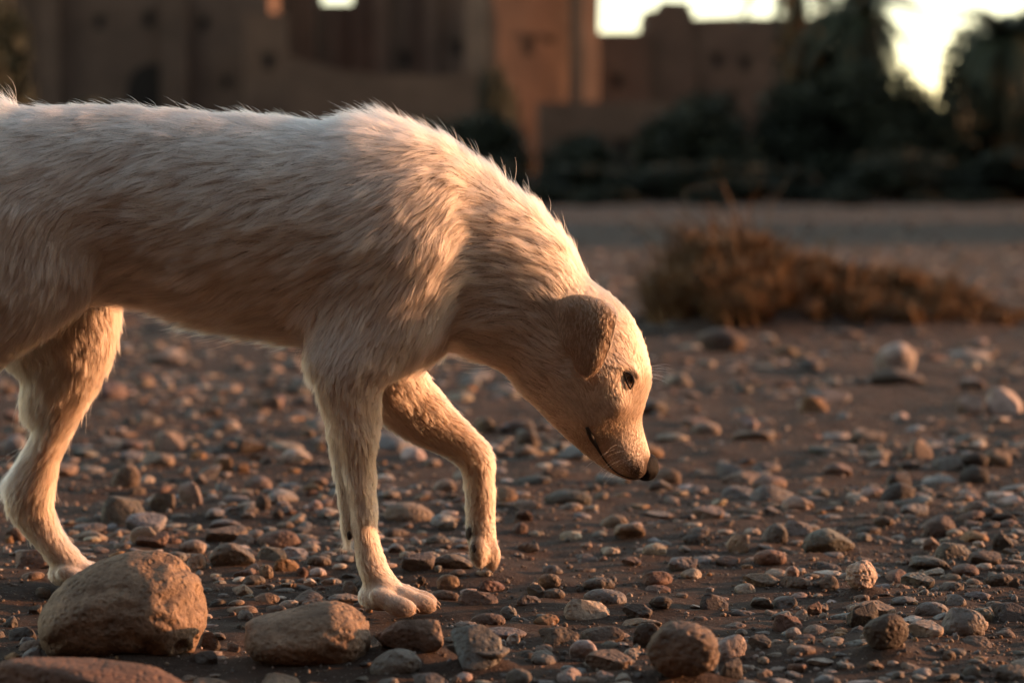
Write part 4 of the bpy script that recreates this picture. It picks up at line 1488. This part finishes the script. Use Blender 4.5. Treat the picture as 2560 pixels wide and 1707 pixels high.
def sa(x0, x1, y0, y1, c=SA):
    return (c[0] + x0 * c[2], c[0] + x1 * c[2], c[1] + y0 * c[2], c[1] + y1 * c[2])


add_stone(*sa(165, 930, 266, 745), 't', outline_mesh(7, (170, 200, 240, 300, 430, 560, 700, 800, 880, 915, 928), (560, 450, 395, 345, 275, 241, 237, 262, 345, 430, 510), (640, 700, 735, 745, 750, 755, 755, 745, 690, 610, 540), .8, .09), .8, .0, .165, .0, 'largest tan boulder with a pitted end, hiding the dog\'s hind paw')
add_stone(*sa(1105, 1692, 488, 770), 't', outline_mesh(21, (1100, 1115, 1150, 1250, 1350, 1450, 1520, 1590, 1640, 1670, 1690), (610, 565, 540, 515, 490, 470, 466, 492, 528, 545, 600), (640, 690, 720, 750, 762, 766, 766, 764, 755, 730, 660), .75, .06), .75, .0, .19, .0, 'rounded tan cobble with a knobbed end, beside the largest boulder')
add_stone(*sa(585, 962, 876, 1150, SB), 'm', hero_mesh(33, angular=.35, lump=.1, pits=.08, boxy=.2), .85, .0, .1, 0, 'rough brown boulder with a ridged end, touching a whitish pitted stone')
add_stone(*sa(1610, 1845, 878, 1045, SB), 'd', hero_mesh(41, angular=.25, lump=.1, pits=.03, boxy=.1), .8, 0, .2, 0, 'dark brown rounded boulder lying on bare silt')
add_stone(*sa(1530, 1702, 615, 747, SB), 'w', hero_mesh(52, angular=.4, lump=.13, pits=.09, boxy=.3), .8, .2, .16, .1, 'white pinkish stone with pits, brightest on the open silt')
add_stone(*sa(-140, 1010, 742, 1010), 'r', hero_mesh(63, angular=.5, lump=.12, pits=.04, boxy=.4), .55, -.15, .3, .14, 'big flat reddish rock in front of the largest boulder')
nh = len(STONES)
for t in TRACED:
    add_stone(*t)
occ = [(s['x'], s['y'], max(s['rx'], s['ry']) * .92) for s in STONES] + FEET
# more stones, scattered: many small, few large, fewer on the bare sand far off
cell = {}


def put(x, y, rad):
    cell.setdefault((int(x // .15), int(y // .15)), []).append((x, y, rad))


for o in occ:
    put(*o)
extra = []
tries = 52000
dep = 1.55 + (19 ** r.rand(tries) - 1) * .82
xs = r.uniform(-.36, .36, tries) * dep
ys = dep + CAM_Y
size = np.clip(.0075 * np.exp(np.abs(r.randn(tries)) * .72), .006, .048)
patch = .5 + .5 * snoise(np.stack([xs, ys, 0 * xs], -1), 2.6, 2, 6)
for k in range(tries):
    x, y, s = xs[k], ys[k], size[k]
    if r.rand() > .05 + .62 * patch[k] ** 2.2: continue
    if dep[k] > 3.2: s *= 1.35
    if r.rand() > (.74 if dep[k] < 3.2 else .95): continue
    if dep[k] < 3.0 and s > .026: s *= .5
    if bank_height(x, y) > .02: continue
    i, j = int(x // .15), int(y // .15)
    ok = True
    for a in (-1, 0, 1):
        for b in (-1, 0, 1):
            for (ox, oy, orr) in cell.get((i + a, j + b), ()):
                if (ox - x) ** 2 + (oy - y) ** 2 < (orr + s * .8) ** 2:
                    ok = False; break
            if not ok: break
        if not ok: break
    if not ok: continue
    put(x, y, s)
    extra.append((x, y, s))
# fine gravel between the stones
ngv = 30000
gd_ = 1.6 + 3.6 * r.rand(ngv) ** 1.3
gx_ = r.uniform(-.33, .33, ngv) * gd_; gy_ = gd_ + CAM_Y
gp = .5 + .5 * snoise(np.stack([gx_, gy_, 0 * gx_], -1), 3.3, 2, 9)
kp = r.rand(ngv) < .15 + .85 * gp
gx_, gy_ = gx_[kp], gy_[kp]
KEYS = list('wwpgggbbnndttttrmmyyyo')
ex = []
for (x, y, s) in extra:
    flat = r.uniform(.22, .6)
    sink = r.uniform(.36, .66)
    ex.append(dict(x=x, y=y, rx=s, ry=s * r.uniform(.6, 1), top=0, hz=s * flat, sink=sink, yaw=r.uniform(0, 6.28), c=KEYS[r.randint(len(KEYS))], mesh=None, tilt=r.uniform(-.2, .2), label=None))


def apparent(s):
    u, v = proj(np.array([s['x'], s['y'], 0]))
    inside = -20 < u < 2580 and 480 < v < 1740
    return (2 * s['rx'] * FPX / (s['y'] - CAM_Y)) * inside


# bigger stones and clods far out on the bare river bed
for k in range(650):
    dd = 9 + 52 * r.rand() ** 1.2
    s = r.uniform(.02, .055) * (1 + dd / 60)
    xx, yy = r.uniform(-.3, .3) * dd, dd + CAM_Y
    if bank_height(xx, yy) > .02: continue
    ex.append(dict(x=xx, y=yy, rx=s, ry=s * r.uniform(.6, 1), top=0, hz=s * r.uniform(.3, .6), sink=.3, yaw=r.uniform(0, 6.28), c='mtgrm'[r.randint(5)], mesh=None, tilt=r.uniform(-.2, .2), label=None))
ex.sort(key=apparent, reverse=True)
nind = 298 - len(STONES)
single, rest = STONES + ex[:nind], ex[nind:]

LAND = [(at(905 * DS, 1400 * DS, -.08)[0], -.08, .14, 'by the planted forepaw'),
        (at(1100 * DS, 0, .06)[0], .06, .16, 'under the lifted forepaw'),
        (at(205 * DS, 0, .06)[0], .10, .17, 'by the hind paw'),
        (STONES[0]['x'], STONES[0]['y'], .16, 'by the largest boulder'),
        (STONES[1]['x'], STONES[1]['y'], .13, 'by the knobbed cobble'),
        (STONES[2]['x'], STONES[2]['y'], .15, 'by the ridged boulder'),
        (STONES[3]['x'], STONES[3]['y'], .15, 'by the dark boulder'),
        (STONES[4]['x'], STONES[4]['y'], .15, 'by the white pitted stone'),
        (at(1490 * DS, 0, 0)[0] + .02, .05, .2, 'below the nose')]


def relation(s):
    best, txt = 9, None
    for (lx, ly, lr, t) in LAND:
        d = math.hypot(s['x'] - lx, s['y'] - ly) / lr
        if d < 1 and d < best: best, txt = d, t
    if txt: return txt
    if s['y'] > 3.2: return 'by the grassy bank'
    if s['y'] > 1.2: return 'well behind the dog'
    if s['y'] > .25: return 'just behind the dog'
    return 'before the dog'


used = set()


def size_word(s):
    return 'small' if s['rx'] < .014 else ('large' if s['rx'] > .032 else 'medium')


for i, s in enumerate(single):
    me = s['mesh'] or TEMPL[r.randint(len(TEMPL))]
    z0 = float(gh(s['x'], s['y']))
    hz = s['hz']
    z = z0 + hz - 2 * hz * s['sink']
    if i < nh:
        nm = 'boulder'
    else:
        nm = 'river_stone' if s['rx'] > .02 else 'pebble'
    o = obj(nm, me, None, None, (s['x'], s['y'], z))
    o.rotation_euler = (r.uniform(-.12, .12), s['tilt'], s['yaw'])
    o.scale = (s['rx'], s['ry'], hz)
    c = np.array(CLR[s['c']]) * r.uniform(.58, .98) * (1 + .025 * r.randn(3))
    if i < nh: c = np.array(CLR[s['c']]) * np.array([.92, .86, .8])
    o.color = (*np.clip(c, .02, .8), 1)
    if s['label']:
        tag(o, s['label'], 'boulder')
    else:
        asp = hz / s['rx']
        shape = 'flat' if asp < .5 else ('rounded' if asp < .85 else 'upright')
        sz = size_word(s)
        for near_ in sorted((t for t in single if t is not s and t['rx'] > .012), key=lambda t: math.hypot(t['x'] - s['x'], t['y'] - s['y']))[:5]:
            other = 'boulder' if near_['label'] else 'one'
            lab = '%s %s %s stone %s, beside a %s %s %s' % (sz, shape, CNAME[s['c']], relation(s), size_word(near_), CNAME[near_['c']], other)
            if lab not in used: break
        used.add(lab)
        tag(o, lab, 'stone', 'river stones')

# all the smaller pebbles as one sheet of real stones
PV, PF = ICO[2]
shapes = [stone_shape(PV, 300 + k, [.2, .5, .62][k % 3], .16, 0, .25) for k in range(12)]
nP, nF = len(PV), len(PF)
n = len(rest)
AV = np.empty((n, nP, 3), np.float32); AC = np.empty((n, nP, 4), np.float32); AC[..., 3] = 1
gz = gh(np.array([s['x'] for s in rest]), np.array([s['y'] for s in rest]))
for i, s in enumerate(rest):
    q = shapes[i % 12] * np.array([s['rx'], s['ry'], s['hz']])
    ct, st = math.cos(s['tilt']), math.sin(s['tilt'])
    q = np.stack([q[:, 0] * ct + q[:, 2] * st, q[:, 1], -q[:, 0] * st + q[:, 2] * ct], -1)
    ca_, sa_ = math.cos(s['yaw']), math.sin(s['yaw'])
    AV[i, :, 0] = q[:, 0] * ca_ - q[:, 1] * sa_ + s['x']
    AV[i, :, 1] = q[:, 0] * sa_ + q[:, 1] * ca_ + s['y']
    AV[i, :, 2] = q[:, 2] + gz[i] + s['hz'] - 2 * s['hz'] * s['sink']
    AC[i, :, :3] = np.clip(np.array(CLR[s['c']]) * r.uniform(.55, .98) * (1 + .025 * r.randn(3)), .02, .8)
AF = (PF[None] + (np.arange(n) * nP)[:, None, None]).reshape(-1, 3)
me = mesh_np('pebbles', AV.reshape(-1, 3), AF)
ca = me.color_attributes.new('tint', 'FLOAT_COLOR', 'POINT')
ca.data.foreach_set('color', AC.ravel())
peb = obj('pebbles', me, M['pebble'])
GV, GF = ICO[1]
ng = len(gx_)
rot = nrm(r.randn(ng, 3)); sz_ = np.clip(.0016 * np.exp(np.abs(r.randn(ng)) * .55), .0012, .006)
Q = GV[None] * (1 + .35 * (r.rand(ng, len(GV), 1) - .5)) * sz_[:, None, None] * r.uniform(.55, 1.1, (ng, 1, 3))
Q[:, :, 0] += gx_[:, None]; Q[:, :, 1] += gy_[:, None]; Q[:, :, 2] += (gh(gx_, gy_) + sz_ * .1)[:, None]
gme = mesh_np('gravel', Q.reshape(-1, 3), (GF[None] + (np.arange(ng) * len(GV))[:, None, None]).reshape(-1, 3))
gc = np.array([CLR[k] for k in KEYS])[r.randint(0, len(KEYS), ng)] * r.uniform(.4, .9, (ng, 1))
gca = gme.color_attributes.new('tint', 'FLOAT_COLOR', 'POINT')
gca.data.foreach_set('color', np.repeat(np.c_[gc, np.ones(ng)][:, None], len(GV), 1).astype(np.float32).ravel())
grv = obj('gravel', gme, M['pebble'])
tag(grv, 'fine gravel grains scattered between the river stones', 'gravel', kind='stuff')
tag(peb, 'countless small mixed pebbles and gravel strewn over the silt', 'pebbles', kind='stuff')
print('stones', len(single), 'pebbles', n, 'body verts', len(DV), 'strands', len(S))
